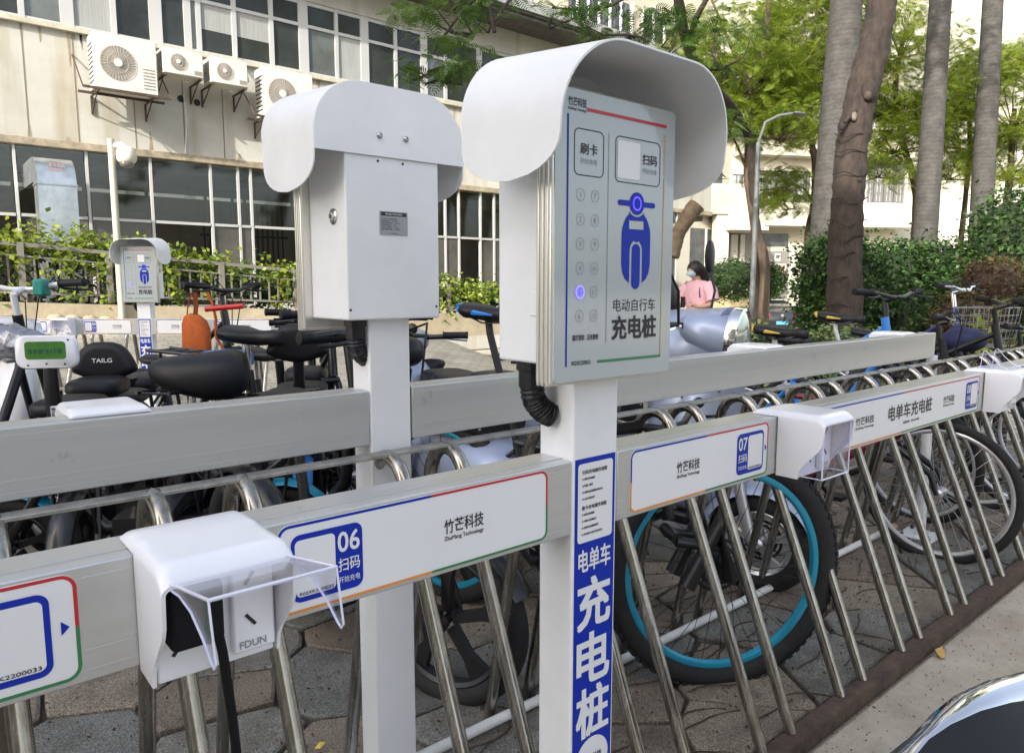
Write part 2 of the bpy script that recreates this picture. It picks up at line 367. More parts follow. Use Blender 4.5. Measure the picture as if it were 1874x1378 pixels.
paving()

# ------------------------------------------------------------------ charging stations
def logo(m, fr, u0, u1, v0, v1, d):
    h = v1-v0; text(m, fr, '竹芒科技', u0, u1, v0+h*.36, v1, d, .012); text(m, fr, 'ZhuMang Technology', u0, u1, v0, v0+h*.24, d, .012)
def card(root, fr, u0, u1, v0, v1, num, flip=False, lod=0):
    w_, h = u1-u0, v1-v0
    c = part('number_card', flat(MB(), fr, rrect(u0, u1, v0, v1, .011), .0005), BLUE, root, smooth=0, recalc=False)
    if flip: q0, q1, t0, t1 = u0+w_*.05, u0+w_*.60, u0+w_*.64, u1-w_*.05
    else: q0, q1, t0, t1 = u1-w_*.60, u1-w_*.05, u0+w_*.05, u1-w_*.64
    mm = flat(MB(), fr, rrect(q0, q1, v0+h*.08, v1-h*.08, .006), .001)
    text(mm, fr, num, t0, t1, v0+h*.6, v1-h*.1, .001, .02)
    text(mm, fr, '扫码', t0, t1, v0+h*.3, v0+h*.5, .001, .01)
    text(mm, fr, '开始充电', t0, t1, v0+h*.12, v0+h*.22, .001)
    part('card_print', mm, PANEL, c, smooth=0, recalc=False)
    k = MB(); text(k, fr, 'R02XK2200033', q0+.004, q1-.004, v0+h*.10, v0+h*.15, .0015, .01)
    part('serial_print', k, BLACKP, c, smooth=0, recalc=False)
def label_panel(root, fr, u0, u1, v0=-.110, v1=-.005, deco=None):
    p = part('label_panel', MB().prism(rrect(u0, u1, v0, v1, .014), fr, 0, .0014), PANEL, root, smooth=0)
    um, vm = (u0+u1)/2, (v0+v1)/2; t = .0034
    for nm, M, sel in (('blue_border', BLUE, lambda u, v: u < um and v > vm), ('red_border', RED, lambda u, v: u >= um and v > vm),
                       ('green_border', GREEN, lambda u, v: u >= um and v <= vm), ('orange_border', ORANGE, lambda u, v: u < um and v <= vm)):
        part(nm, rim(MB(), fr, u0, u1, v0, v1, .014, t, .0018, sel), M, p, smooth=0, recalc=False)
    fr2 = lambda u, v, d=0: fr(u, v, d+.0016)
    return p, fr2
def rail(label, fr_org, ux, L0, L1, z, front=-1, group='aluminium cable rails on the charging posts', loc=(0, 0, 0)):
    root = thing('aluminium_rail', label, 'rail', loc, group=group); return root
HR, DR = .1165, .0712
def rail_local(root, x0, x1, z, y0=0.0):
    part('rail_tube', MB().box(x0, x1, y0, y0+DR, z-HR, z), ALU, root, bev=.0022)
    for zz in (.012, .084, .104): part('extrusion_line', MB().box(x0+.001, x1-.001, y0-.0006, y0-.0001, z-zz-.0012, z-zz), ALU2, root)
    g = MB().box(x0+.001, x1-.001, y0+.020, y0+.0225, z+.0002, z+.0012)
    part('top_rib', g, ALU, root)

def socket(label, loc, rz, lid_angle, plug=False, group='white socket covers on the rails', lod=0):
    root = thing('socket_cover', label, 'socket', loc, rz, group)
    W = .125; W2 = W/2
    ys = [.056, .050, .03, .0, -.0014, -.0016, -.03, -.048, -.052, -.062, -.072, -.082, -.0905, -.094, -.0965, -.0985, -.0995]
    def zl(y):
        if y > -.0015: return .0012
        if y > -.0485: return -.119
        if y > -.0525: return -.119+.021*(-.0485-y)/.004
        if y > -.092: return -.098+.045*(-.0525-y)/.0395
        if y > -.0968: return -.053+.012*(-.092-y)/.0048
        return -.041+.03*min(1, (-.0968-y)/.0026)
    def zt(y): return .0125-.007*max(0, (y-.04)/.016)**2-.0145*max(0, (-.078-y)/.0215)**2.2
    def sect(y, o):
        h = W2-o; t = zt(y)-o; r = max(.013-o, .006); lo = zl(y); rz_ = min(r, max(.0005, (t-lo)*.95)); P = []
        for k in range(5): P.append((-h, y, lo+(t-rz_-lo)*k/4))
        for k in range(1, 8): a_ = R_(90*k/8); P.append((-h+r-r*math.cos(a_), y, t-rz_+rz_*math.sin(a_)))
        for k in range(7): P.append((-h+r+(2*h-2*r)*k/6, y, t))
        for k in range(1, 8): a_ = R_(90-90*k/8); P.append((h-r+r*math.cos(a_), y, t-rz_+rz_*math.sin(a_)))
        for k in range(4, -1, -1): P.append((h, y, lo+(t-rz_-lo)*k/4))
        return P
    V = []; F = []; NS_ = len(sect(0, 0)); NY = len(ys)
    for o_ in (0, .0034):
        for y in ys: V += sect(y, o_)
    for i in range(NY-1):
        for j in range(NS_-1):
            a_ = i*NS_+j; F.append((a_, a_+1, a_+NS_+1, a_+NS_)); a_ += NY*NS_; F.append((a_, a_+NS_, a_+NS_+1, a_+1))
    for j in range(NS_-1):
        for i in (0, NY-1): a_ = i*NS_+j; F.append((a_, a_+1, a_+1+NY*NS_, a_+NY*NS_))
    for i in range(NY-1):
        for j in (0, NS_-1): a_ = i*NS_+j; F.append((a_, a_+NS_, a_+NS_+NY*NS_, a_+NY*NS_))
    part('cover_shell', MB().add(V, F), WPLAS, root, smooth=28)
    part('socket_plate', MB().box(-W2+.0055, W2-.0055, -.0455, -.002, -.1185, .0015), WPLAS, root, bev=.002)
    part('switch_module', MB().box(.012, W2-.007, -.056, -.0457, -.108, -.012), WPLAS, root, bev=.003)
    sl_ = MB()
    for x, z, a in ((-.038, -.088, -38), (-.012, -.086, 38), (-.026, -.05, 0), (.03, -.074, 38), (.03, -.03, -38)):
        yy = -.0462 if x < .01 else -.0567
        c, s_ = math.cos(R_(a)), math.sin(R_(a)); sl_.obox((x, yy, z), (.0017*c, 0, .0017*s_), (0, .0006, 0), (-.0075*s_, 0, .0075*c))
    part('pin_slots', sl_, BLACKP, root, smooth=0)
    t_ = MB(); text(t_, frame((0, -.0565, 0), (1, 0, 0), (0, 0, 1), (0, -1, 0)), 'FDUN', .018, .045, -.103, -.0955, .0004, .02)
    part('lettering', t_, GREYP, root, smooth=0, recalc=False)
    # clear lid: plate + two tapering wings, rotated about the hinge
    A = R_(lid_angle); c, s_ = math.cos(A), math.sin(A); H0 = Vector((0, -.0945, -.001))
    def tr(x, l, d):       # l along the plate from hinge, d = depth of wing towards the wall (closed)
        y, z = d, -l       # closed: plate hangs down, wings go +y
        return H0+Vector((x, y*c-(-z)*s_*1.0, -y*s_ - l*c)) if False else H0+Vector((x, d*c-l*s_, -l*c-d*s_))
    Lp = .112; wv = W2-.0085
    wing = [(0, 0), (.0, .006), (.03, .008), (.06, .017), (.085, .034), (.102, .050), (.108, .054), (.113, .050), (.112, 0)]
    lid = MB(); lid.prism([(-wv, 0), (wv, 0), (wv, Lp), (-wv, Lp)], lambda u, v, d: tr(u, v, d), 0, .002)
    for sg in (-1, 1): lid.prism([(l, d) for l, d in wing], lambda u, v, dd, sg=sg: tr(sg*wv+dd, u, v), -.001, .001)
    lo = part('clear_lid', lid, CLEAR, root, smooth=30)
    e = MB()
    e.tube([tr(-wv, Lp, 0), tr(wv, Lp, 0)], .0017, 6); e.tube([tr(-wv, .002, 0), tr(wv, .002, 0)], .0014, 6)
    for sg in (-1, 1):
        e.tube([tr(sg*wv, l, d) for l, d in wing], .0011, 6); e.tube([tr(sg*wv, 0, 0), tr(sg*wv, Lp, 0)], .0014, 6)
    part('lid_glint_strip', e, CEDGE, lo)
    if plug:
        pm = MB().box(-.053, -.004, -.086, -.0465, -.074, -.012)
        part('plug', pm, mat('plug_black', (.006, .006, .007), .7, spec=.2), root, bev=.006, seg=3)
    return root

def station(label, loc, rz, zo, hood_front_dz, group, lod=0, ex=0.0, hz_=0.0, conds=((-.085, 1),)):
    root = thing('charging_post', label, 'charging station', loc, rz, group)
    part('post', MB().box(-.05, .05, 0, .075, 0, 1.16+zo), WHITE, root, bev=.004)
    part('base_plate', MB().box(-.1, .1, -.06, .135, .024, .034), WHITE, root, bev=.003)
    B = 1.125+zo
    part('cabinet', MB().box(-.11, .11, -.002-ex, .104, B+.025, B+.40), WHITE, root, bev=.004, seg=3)
    fm = part('display_frame', MB().box(-.13, .13, -.036-ex, -.0025-ex, B, B+.405), FRAMEA, root, bev=.004, seg=3)
    rb = MB()
    for y in (-.028, -.019, -.010):
        rb.box(-.1322, .1322, y-ex-.0025, y-ex+.0025, B-.0022, B+.4072)
    part('frame_ribs', rb, FRAMEA, fm, bev=.0015)
    fr = frame((0, -.0385-ex, B), (1, 0, 0), (0, 0, 1), (0, -1, 0))
    fc = part('display_face', MB().prism(rrect(-.127, .127, .003, .402, .006), fr, -.003, 0), FACE, root, smooth=0)
    S = .009; d = .0007
    k = MB(); logo(k, fr, -.113+S, -.078+S, .373, .391, d)
    for (a, b, c_, e) in ((-.101, -.042, .289, .352), (-.018, .083, .287, .352)):
        rim(k, fr, a+S, b+S, c_, e, .009, .0013, d)
    text(k, fr, '刷卡', -.089+S, -.055+S, .318, .333, d, .012); text(k, fr, '扫码', .042+S, .075+S, .317, .332, d, .012)
    flat(k, fr, [(-.0325+S, .055), (-.0318+S, .055), (-.0318+S, .353), (-.0325+S, .353)], d)
    text(k, fr, '电动自行车', -.017+S, .079+S, .100, .119, d, 0); text(k, fr, '充电桩', -.019+S, .081+S, .059, .093, d, .03)
    text(k, fr, '蓝灯常亮：正在使用', -.101+S, -.049+S, .061, .069, d, .02); text(k, fr, 'R02XK2200033', -.102+S, -.064+S, .026, .032, d, .005)
    part('black_print', k, BLACKP, fc, smooth=0, recalc=False)
    k = MB()
    text(k, fr, '开始充电', -.089+S, -.055+S, .305, .313, d); text(k, fr, '开始充电', .042+S, .075+S, .304, .312, d)
    for i in range(12):
        u = (-.0875 if i < 6 else -.0585)+S; v = .263-.0335*(i % 6)
        rim(k, fr, u-.008, u+.008, v-.0085, v+.0085, .0079, .0007, d)
        if i != 4: text(k, fr, str(i+1), u-.0035, u+.0035, v-.0038, v+.0038, d, .0, keep=True)
    part('button_print', k, GREYP, fc, smooth=0, recalc=False)
    k = MB(); flat(k, fr, rrect(-.013+S, .036+S, .293, .346, .004), d); part('blank_card', k, PANEL, fc, smooth=0, recalc=False)
    bar = lambda nm, M, u0, u1, v0, v1: part(nm, flat(MB(), fr, [(u0+S, v0), (u1+S, v0), (u1+S, v1), (u0+S, v1)], d), M, fc, smooth=0, recalc=False)
    bar('blue_line', BLUE, -.1145, -.1115, .025, .368); bar('red_line', RED, -.077, .096, .376, .3805)
    bar('yellow_line', YELL, .0925, .0945, .027, .302); bar('green_line', GREEN, -.05, .094, .0265, .0305)
    k = MB(); n_ = 9
    for i in range(n_): text(k, fr, '智能充电平安出行用'[i], .0905+S, .0965+S, .366-.0068*i-.005, .366-.0068*i, d)
    part('yellow_print', k, YELL, fc, smooth=0, recalc=False)
    # scooter pictogram
    k = MB(); cu = .031+S
    def disc(u, v, r, n=28): return [(u+r*math.cos(2*math.pi*i/n), v+r*math.sin(2*math.pi*i/n)) for i in range(n)]
    flat(k, fr, disc(cu, .259, .0165), d+.0002); flat(k, fr, rrect(cu-.042, cu+.042, .2545, .2625, .0038), d)
    # body built around cut-outs: side columns, top, strips
    x0, x1 = cu-.0325, cu+.0325; sx = .0125; ix = .0095
    top = [(x0, .205)]+[(x0, .216)]+[(cu-.0325+.0325*(1-math.cos(R_(a))), .216+.0215*math.sin(R_(a))) for a in (15, 30, 45, 60)]
    arc = [(cu-.019*math.cos(R_(a)), .259-.019*math.sin(R_(a))-.0) for a in (52, 70, 90, 110, 128)]
    L = [(x0, .213), (x0+.001, .221), (x0+.004, .229), (x0+.009, .2375), (x0+.016, .244)]
    Rr = [(2*cu-u, v) for u, v in L]
    pts_l = L+[(cu-.0165, .2475)]
    flat(k, fr, pts_l+[(cu-.0132, .2435), (cu-.0165, .2345), (cu-.0165, .213)], d)
    flat(k, fr, [(2*cu-u, v) for u, v in (pts_l+[(cu-.0132, .2435), (cu-.0165, .2345), (cu-.0165, .213)])][::-1], d)
    flat(k, fr, [(cu-.0165, .234), (cu-.0132, .2435), (cu-.007, .2405), (cu, .2395), (cu+.007, .2405), (cu+.0132, .2435), (cu+.0165, .234)], d)
    flat(k, fr, [(x0, .205), (x1, .205), (x1, .213), (x0, .213)], d)
    flat(k, fr, [(cu-.0165, .213), (cu+.0165, .213), (cu+.0165, .2215), (cu-.0165, .2215)], d)
    flat(k, fr, [(x0, .205), (x0, .17), (x0+.003, .157), (x0+.009, .148), (cu-sx-.002, .1425), (cu-sx-.002, .19), (cu-sx+.0, .198), (cu-.006, .205)], d)
    flat(k, fr, [(2*cu-u, v) for u, v in [(x0, .205), (x0, .17), (x0+.003, .157), (x0+.009, .148), (cu-sx-.002, .1425), (cu-sx-.002, .19), (cu-sx+.0, .198), (cu-.006, .205)]][::-1], d)
    flat(k, fr, [(cu-.007, .205), (cu-.004, .2035), (cu, .2025), (cu+.004, .2035), (cu+.007, .205)], d)
    flat(k, fr, rrect(cu-ix, cu+ix, .133, .200, .0094, 8), d)
    part('scooter_pictogram', k, BLUE, fc, smooth=0, recalc=False)
    k = MB(); rim(k, fr, cu-.0095, cu+.0095, .2485, .2695, .0094, .0022, d+.0006); part('glowing_ring', k, GLOW, fc, smooth=0, recalc=False)
    k = MB(); u = -.0875+S; v = .263-.0335*4; rim(k, fr, u-.009, u+.009, v-.0095, v+.0095, .0089, .0022, d+.0006); part('lit_button', k, GLOWS, fc, smooth=0, recalc=False)
    k = MB(); text(k, fr, '5', u-.0035, u+.0035, v-.0045, v+.0045, d+.0006, .02, keep=True); part('lit_number', k, GLOW, fc, smooth=0, recalc=False)
    # hood: arched sheet with rounded wing corners
    hw, r0, T = .175, .105, .0028; yb, yf = .107, -.114-ex*.7; zb, zf = B+.477+hz_, B+.477+hz_+hood_front_dz
    zlow = B+.277+ex*.1
    def arcpt(s, y, o):     # s in [-1,1] around the arch, o inward offset
        tt = (yb-y)/(yb-yf); zt = zb+(zf-zb)*tt-o; h = hw-o; r = r0-o
        legl = zt-r-zlow; aw = math.pi/2*r; tw = 2*(h-r); tot = 2*legl+2*aw+tw; l = (s+1)/2*tot
        if l < legl: return (-h, zlow+l)
        l -= legl
        if l < aw: a = l/r; return (-h+r-r*math.cos(a), zt-r+r*math.sin(a))
        l -= aw
        if l < tw: return (-h+r+l, zt)
        l -= tw
        if l < aw: a = math.pi/2-l/r; return (h-r+r*math.cos(a), zt-r+r*math.sin(a))
        l -= aw; return (h, zt-r-l)
    NS = 64; NV = 10; hv = []; hf = []
    def ylim(s):            # rounded corners of the wings
        q = 1-abs(s); k_ = .17; e = max(0, 1-q/k_)
        f = (1-math.sqrt(max(0, 1-e**2.3)))*.5
        lean = .018*sm(.25, .95, abs(s))
        return yb-f*(yb-yf), yf+lean+f*(yb-yf-lean)
    for o in (0, T):
        for i in range(NS+1):
            s = -1+2*i/NS; s = math.copysign(1-(1-abs(s))**1.25, s) if abs(s) > 1e-9 else 0; s *= .9995
            ya, yb_ = ylim(s)
            for j in range(NV+1):
                y = ya+(yb_-ya)*j/NV; x, z = arcpt(s, y, o); hv.append((x, y, z))
    n1 = (NS+1)*(NV+1)
    for o in (0, 1):
        for i in range(NS):
            for j in range(NV):
                a = o*n1+i*(NV+1)+j; q = (a, a+1, a+NV+2, a+NV+1); hf.append(q if o else q[::-1])
    for i in range(NS):
        for j in (0, NV):
            a = i*(NV+1)+j; b = a+NV+1; hf.append((a, b, b+n1, a+n1))
    for i in (0, NS):
        for j in range(NV):
            a = i*(NV+1)+j; hf.append((a, a+1, a+1+n1, a+n1))
    ho = part('hood', MB().add(hv, hf), WHITE, root, smooth=35)
    bp = []
    for i in range(NS+1):
        s = -1+2*i/NS; x, z = arcpt(s*.999, yb, .001)
        if z > B+.352: bp.append((x, z))
    bp = [(bp[0][0], B+.352)]+bp+[(bp[-1][0], B+.352)]
    part('hood_back_flange', MB().prism(bp, lambda u, v, dd: Vector((u, dd, v)), yb-.0005, yb+.0022), WHITE, ho, smooth=0)
    for x in (-.034, .027): part('hood_bolt', MB().lathe((-x, yb+.002, B+.392), (0, 1, 0), [(.0068, 0), (.0068, .0015), (.0055, .0045), (.003, .006), (.0028, .0035)], 14), BOLT, ho)
    for x, z in ((-.036, .343), (.022, .343), (-.105, .046), (.101, .05)): part('screw_hole', MB().cyl((-x, .1035, B+z), (-x, .1052, B+z), .0026, n=8), BLACKP, root)
    rp = frame((0, .104, B), (-1, 0, 0), (0, 0, 1), (0, 1, 0))
    pl = part('rating_plate', MB().prism(rrect(-.035, .031, .197, .245, .002), rp, 0, .001), mat('plate_grey', (.33, .34, .36), .4, .3), root, smooth=0)
    k = MB(); flat(k, rp, [(-.032, .236), (.028, .236), (.028, .2435), (-.032, .2435)], .0014); part('plate_band', k, BLACKP, pl, smooth=0, recalc=False)
    k = MB(); text(k, rp, '电动自行车充电桩', -.022, .018, .2375, .242, .0018); part('plate_title', k, PANEL, pl, smooth=0, recalc=False)
    k = MB()
    for i, s_ in enumerate(('产品名称：智能充电桩', '额定电压：AC220V', '额定频率：50Hz', '防护等级：IP54', '生产日期：2022', '使用环境：室外')): text(k, rp, s_, -.031, -.031+.036+.004*(i % 3), .2285-.0042*i, .2318-.0042*i, .0014)
    text(k, rp, '竹芒科技', -.009, .007, .1995, .2025, .0014)
    part('plate_print', k, BLACKP, pl, smooth=0, recalc=False)
    lk = MB().lathe((.11, .052, B+.233), (1, 0, 0), [(.0165, 0), (.0165, .002), (.013, .0045), (.0115, .003), (.0085, .003), (.008, .006), (.004, .0065), (.0035, .003)], 24)
    part('cam_lock', lk, BOLT, root)
    hg = MB(); hg.box(-.1125, -.109, .012, .03, B+.095, B+.13); part('side_hinge', hg, WHITE, root, bev=.001)
    # flexible conduit from the underside into the post's side
    def conduit(x, sgn):
        gl_ = MB().lathe((x, .055, B+.026), (0, 0, -1), [(.0235, 0), (.0235, .014), (.020, .015), (.020, .04), (.017, .042)], 12)
        P = [Vector((x, .055, B-.01)), Vector((x+sgn*.003, .054, B-.032)), Vector((x+sgn*.010, .052, B-.044)), Vector((x+sgn*.022, .048, B-.056)), Vector((x+sgn*.034, .044, B-.061))]
        Q = []
        for i in range(len(P)-1):
            for k_ in range(6): Q.append(P[i].lerp(P[i+1], k_/6))
        Q.append(P[-1]); gl_.tube(Q, [.0175+.0022*(i % 2) for i in range(len(Q))], 12)
        part('conduit', gl_, BPL, root, smooth=25)
    for c_ in conds: conduit(*c_)
    # sticker
    if True:
        sf = frame((0, -.0002, 1.0+zo), (1, 0, 0), (0, 0, 1), (0, -1, 0))
        st = part('blue_sticker', flat(MB(), sf, [(-.045, -.56), (.045, -.56), (.045, .0), (-.045, .0)], .0004), BLUE, root, smooth=0, recalc=False)
        k = MB(); flat(k, sf, rrect(-.039, .039, -.134, -.008, .006), .0009)
        text(k, sf, '电单车', -.036, .036, -.182, -.146, .0009, .02)
        for i, ch in enumerate('充电桩'): text(k, sf, ch, -.036, .036, -.277-.0925*i, -.195-.0925*i, .0009, .03)
        flat(k, sf, disc(0, -.505, .038), .0009)
        part('white_print', k, PANEL, st, smooth=0, recalc=False)
        k = MB(); L_ = [('扫码充电操作流程', .0052, .024), ('① 插好充电插座', .003, .012), ('② 扫描二维码', .003, .01), ('③ 选择对应插座编号及时长', .003, .02), ('④ 点击开始充电', .003, .012), (None, 0, 0), ('刷卡充电操作流程', .0052, .024), ('① 插好充电插座', .003, .012), ('② 在刷卡区域刷卡', .003, .014), ('③ 选择对应插座编号', .003, .016), ('④ 再次刷卡即可开始充电', .003, .02)]
        v = -.022
        for s_, h, ww in L_:
            if s_: text(k, sf, s_, -.030, -.030+ww*2.3, v-h*.6, v+h*.7, .0012, .02)
            v -= .0105 if h else .004
        text(k, sf, '竹芒科技', -.022, .022, -.51, -.497, .0012, .02)
        part('instruction_print', k, BLACKP, st, smooth=0, recalc=False)
    return root

G1 = 'white charging posts with arched hoods'
station('nearest white charging post, its lit scooter display facing the viewer', (.05, 0, 0), 0, 0, -.026, G1)
station('white charging post seen from behind, between two silver rails, with lock and rating plate', (.0335, .664, 0), math.pi, .044, .022, G1, ex=.058, hz_=.014, conds=((.07, -1),))
RY = R_(-40)
S3 = at(264, 583, 5.45)
station('small distant charging post in front of the fence, dark-blue sticker facing us', (S3.x, S3.y, 0), RY, .022, -.02, G1, lod=1)

# rails -------------------------------------------------------------
def add_panels(root, fr, specs):
    for sp in specs:
        p, f2 = label_panel(root, fr, sp['u'][0], sp['u'][1])
        k = MB()
        for a, b in sp.get('logos', []): logo(k, f2, a, b, -.073, -.043, .0004)
        for s_, a, b, c_, e, bo in sp.get('texts', []): text(k, f2, s_, a, b, c_, e, .0004, bo)
        if k.v: part('lettering', k, BLACKP, p, smooth=0, recalc=False)
        for a, b, num, fl in sp.get('cards', []): card(p, f2, a, b, -.098, -.018, num, fl)
        for u_, dr in sp.get('arrows', []): part('arrow_mark', flat(MB(), f2, [(u_, -.063), (u_+dr*.007, -.056), (u_, -.049)][::1 if dr < 0 else -1][::-1], .0004), BLUE, p, smooth=0, recalc=False)
GR = 'aluminium cable rails between the charging posts'
def mk_rail(label, O, rz, x0, x1, z, face=-1):
    root = thing('aluminium_rail', label, 'rail', O, rz, GR)
    rail_local(root, x0, x1, z)
    return root, frame((0, 0, z), (1, 0, 0), (0, 0, 1), (0, -1, 0))
r1, f1 = mk_rail('near silver rail on the left, crossing the lower-left corner with the 06 label', (0, .001, 0), 0, -2.6, -.001, 1.0)
add_panels(r1, f1, [dict(u=(-.462, -.052), logos=[(-.237, -.172)], cards=[(-.447, -.357, '06', True)]),
                    dict(u=(-1.07, -.657), logos=[(-1.0, -.93)], cards=[(-.79, -.680, '05', False)], arrows=[(-.672, 1)])])
r2, f2_ = mk_rail('near silver rail right of the first post, with the 07 label and long black lettering', (0, .001, 0), 0, .101, 4.6, 1.0)
add_panels(r2, f2_, [dict(u=(.133, .548), logos=[(.255, .321)], cards=[(.439, .531, '07', False)], arrows=[(.536, 1)]),
                     dict(u=(.640, 1.727), logos=[(.925, 1.02), (1.45, 1.53)], texts=[('电单车充电桩', 1.10, 1.37, -.072, -.034, .02), ('客服热线：400-656-8885', 1.19, 1.29, -.088, -.081, .01)], cards=[(1.619, 1.715, '08', False)], arrows=[(1.719, 1)]),
                     dict(u=(1.93, 2.9), logos=[(2.3, 2.4)], cards=[(2.78, 2.87, '09', False)])])
r3, _ = mk_rail('bare back of the left rear rail, ending at the rear charging post', (0, .589, 0), 0, -2.9, -.019, 1.044)
r4, _ = mk_rail('bare back of the right rear rail, ending in front of the bicycle basket', (0, .589, 0), 0, .087, 2.985, 1.044)
part('end_cap', MB().box(2.985, 2.99, -.001, DR+.001, 1.044-HR-.001, 1.045), WHITE, r4)
m_ = MB()
for i in range(14): m_.lathe((.3+i*.2, .035, 1.044-HR), (0, 0, -1), [(.008, 0), (.008, .006), (.004, .007), (.004, .014)], 8)
part('rail_bolt', m_, BOLT, r4)
# third row
r5, f5 = mk_rail('distant rail left of the small charging post, with blue number cards', (S3.x, S3.y, 0), RY, -1.8, -.051, 1.022)
add_panels(r5, f5, [dict(u=(-.46, -.10), logos=[(-.24, -.17)], cards=[(-.45, -.36, '04', True)]), dict(u=(-1.1, -.70), logos=[(-1.02, -.95)], cards=[(-.84, -.73, '03', False)])])
r6, f6 = mk_rail('distant rail right of the small charging post, behind the orange bag', (S3.x, S3.y, 0), RY, .051, 1.9, 1.022)
add_panels(r6, f6, [dict(u=(.09, .47), logos=[(.2, .26)]), dict(u=(.52, .95), logos=[(.72, .79)], cards=[(.54, .63, '05', True)])])
# sockets
SG = 'white socket covers on the rails'
socket('white socket cover left of the 06 label, clear lid raised over a black plug', (-.545, 0, 1.0), 0, 101, True)
socket('white socket cover between the 07 label and the long label, clear lid closed', (.603+.04, 0, 1.0), 0, 0)
socket('white socket cover at the right edge of the photo, clear lid flipped up', (1.83, 0, 1.0), 0, 262)
def third(u, z=1.022): return (S3.x+u*math.cos(RY), S3.y+u*math.sin(RY), z)
socket('tiny socket cover on the distant rail, left of the small charging post', third(-.575), RY, 60)
socket('socket cover top showing over the left end of the rear rail', (-.50, .589+DR, 1.044), math.pi, 84)
socket('socket cover top on the rear rail, below the two black saddles', (aty(1422, 625, .6).x, .589+DR, 1.044), math.pi, 0)
socket('socket cover top near the far end of the rear rail, below the blue bicycle frame', (aty(1668, 606, .6).x, .589+DR, 1.044), math.pi, 0)
# plug cable
P = [aty(398, 1150, -.075), aty(408, 1195, -.074), aty(416, 1250, -.070), aty(425, 1310, -.064), aty(433, 1378, -.056), aty(440, 1450, -.045), Vector((-.50, .0, .3)), Vector((-.49, .05, .03)), Vector((-.35, .3, .035)), Vector((0, .9, .035))]
Q = []
for i in range(len(P)-1):
    for k_ in range(5): Q.append(P[i].lerp(P[i+1], k_/5))
tag(part('charging_cable', MB().tube(Q, .0048, 10), mat('plug_black', (.006, .006, .007), .7, spec=.2)), 'black charging cable hanging from the plug in the nearest socket', 'cable')
# far support post with base plate
sp = thing('support_post', 'round white support post with square foot plate under the far end of the rear rail', 'post', (3.07, .625, 0))
part('pole', MB().cyl((0, 0, .02), (0, 0, .93), .024, n=20), WHITE, sp)
part('foot_plate', MB().box(-.085, .085, -.085, .085, .026, .034), WHITE, sp, bev=.002)
m_ = MB()
for i in (-1, 1):
    for j in (-1, 1): m_.lathe((i*.062, j*.062, .034), (0, 0, 1), [(.009, 0), (.009, .007), (.004, .008), (.004, .018)], 6)
part('anchor_bolt', m_, RUST, sp)
# white conduit pipe on the ground
pp = thing('ground_pipe', 'white plastic pipe lying along the paving under the rack', 'pipe', (0, .74, .045))
part('pipe_run', MB().tube([(-2.4, .015, 0), (1.2, -.005, 0), (2.3, 0, .0)], .0145, 12), mat('white_pvc', (.74, .73, .7), .4, var=.12, scale=20), pp)
part('pipe_run', MB().tube([(2.33, .0, .0), (3.0, .0, .002)], .0145, 12), MATS['white_pvc'], pp)
part('pipe_coupling', MB().tube([(2.27, 0, 0), (2.36, 0, 0)], .0185, 12), mat('stained_pvc', (.38, .27, .2), .7, var=.3, scale=40), pp)
part('pipe_coupling', MB().tube([(2.98, 0, 0), (3.05, 0, 0.003)], .0185, 12), MATS['stained_pvc'], pp)

# ------------------------------------------------------------------ bicycle rack
def hoop_mesh(yf=.172, yr=.795, zf=.045, zr=.0, r=.0158):
    P = []; yc, ra, zt = .553, .072, .905
    a1 = Vector((0, yf, zf)); a2 = Vector((0, yr, zr)); z0 = zt-ra-.02
    P.append(a1); P.append(Vector((0, (yf+yc-ra-.02)/2, (zf+z0)/2-.02)))
    for k in range(13):
        a = math.pi*(1-k/12); P.append(Vector((0, yc+ra*math.cos(a), z0+(ra+.02)*math.sin(a)*1.0)))
    P.append(Vector((0, (yr+yc+ra)/2, (zr+z0)/2))); P.append(a2)
    return mesh(MB().tube(P, r, 14), 'hoop')
def rack(label, loc, rz, xs, far=False):
    root = thing('bicycle_rack', label, 'bike rack', loc, rz, 'steel bicycle racks')
    hm = hoop_mesh()
    for x in xs: part('hoop', hm, STEEL, root, org=(x, 0, 0), smooth=60)
    x0, x1 = min(xs)-.25, max(xs)+.25
    part('top_bar', MB().box(x0, x1, .535, .572, .909, .916), STEELW, root, bev=.001)
    ch = MB().box(x0, x1, .134, .139, .0, .045); ch.box(x0, x1, .1395, .186, .04, .0455)
    part('foot_channel', ch, RUST, root)
    ch = MB().box(x0, x1, .78, .81, .0, .012); part('rear_strip', ch, RUST, root)
    return root
xs = []
for k in range(-3, 10): b_ = {-1: (-.455, .15), 0: (.005, .15)}.get(k, (.03+.4265*k, .143)); xs += [b_[0], b_[0]+b_[1]]
rack('brown-tinged steel hoop rack beneath the two near rows of rails', (0, 0, 0), 0, xs)
rack('distant steel hoop rack around the small charging post', (S3.x, S3.y, 0), RY, [-1.25, -1.1, -.82, -.68, -.4, -.26, .2, .34, .62, .76, 1.05, 1.2], True)

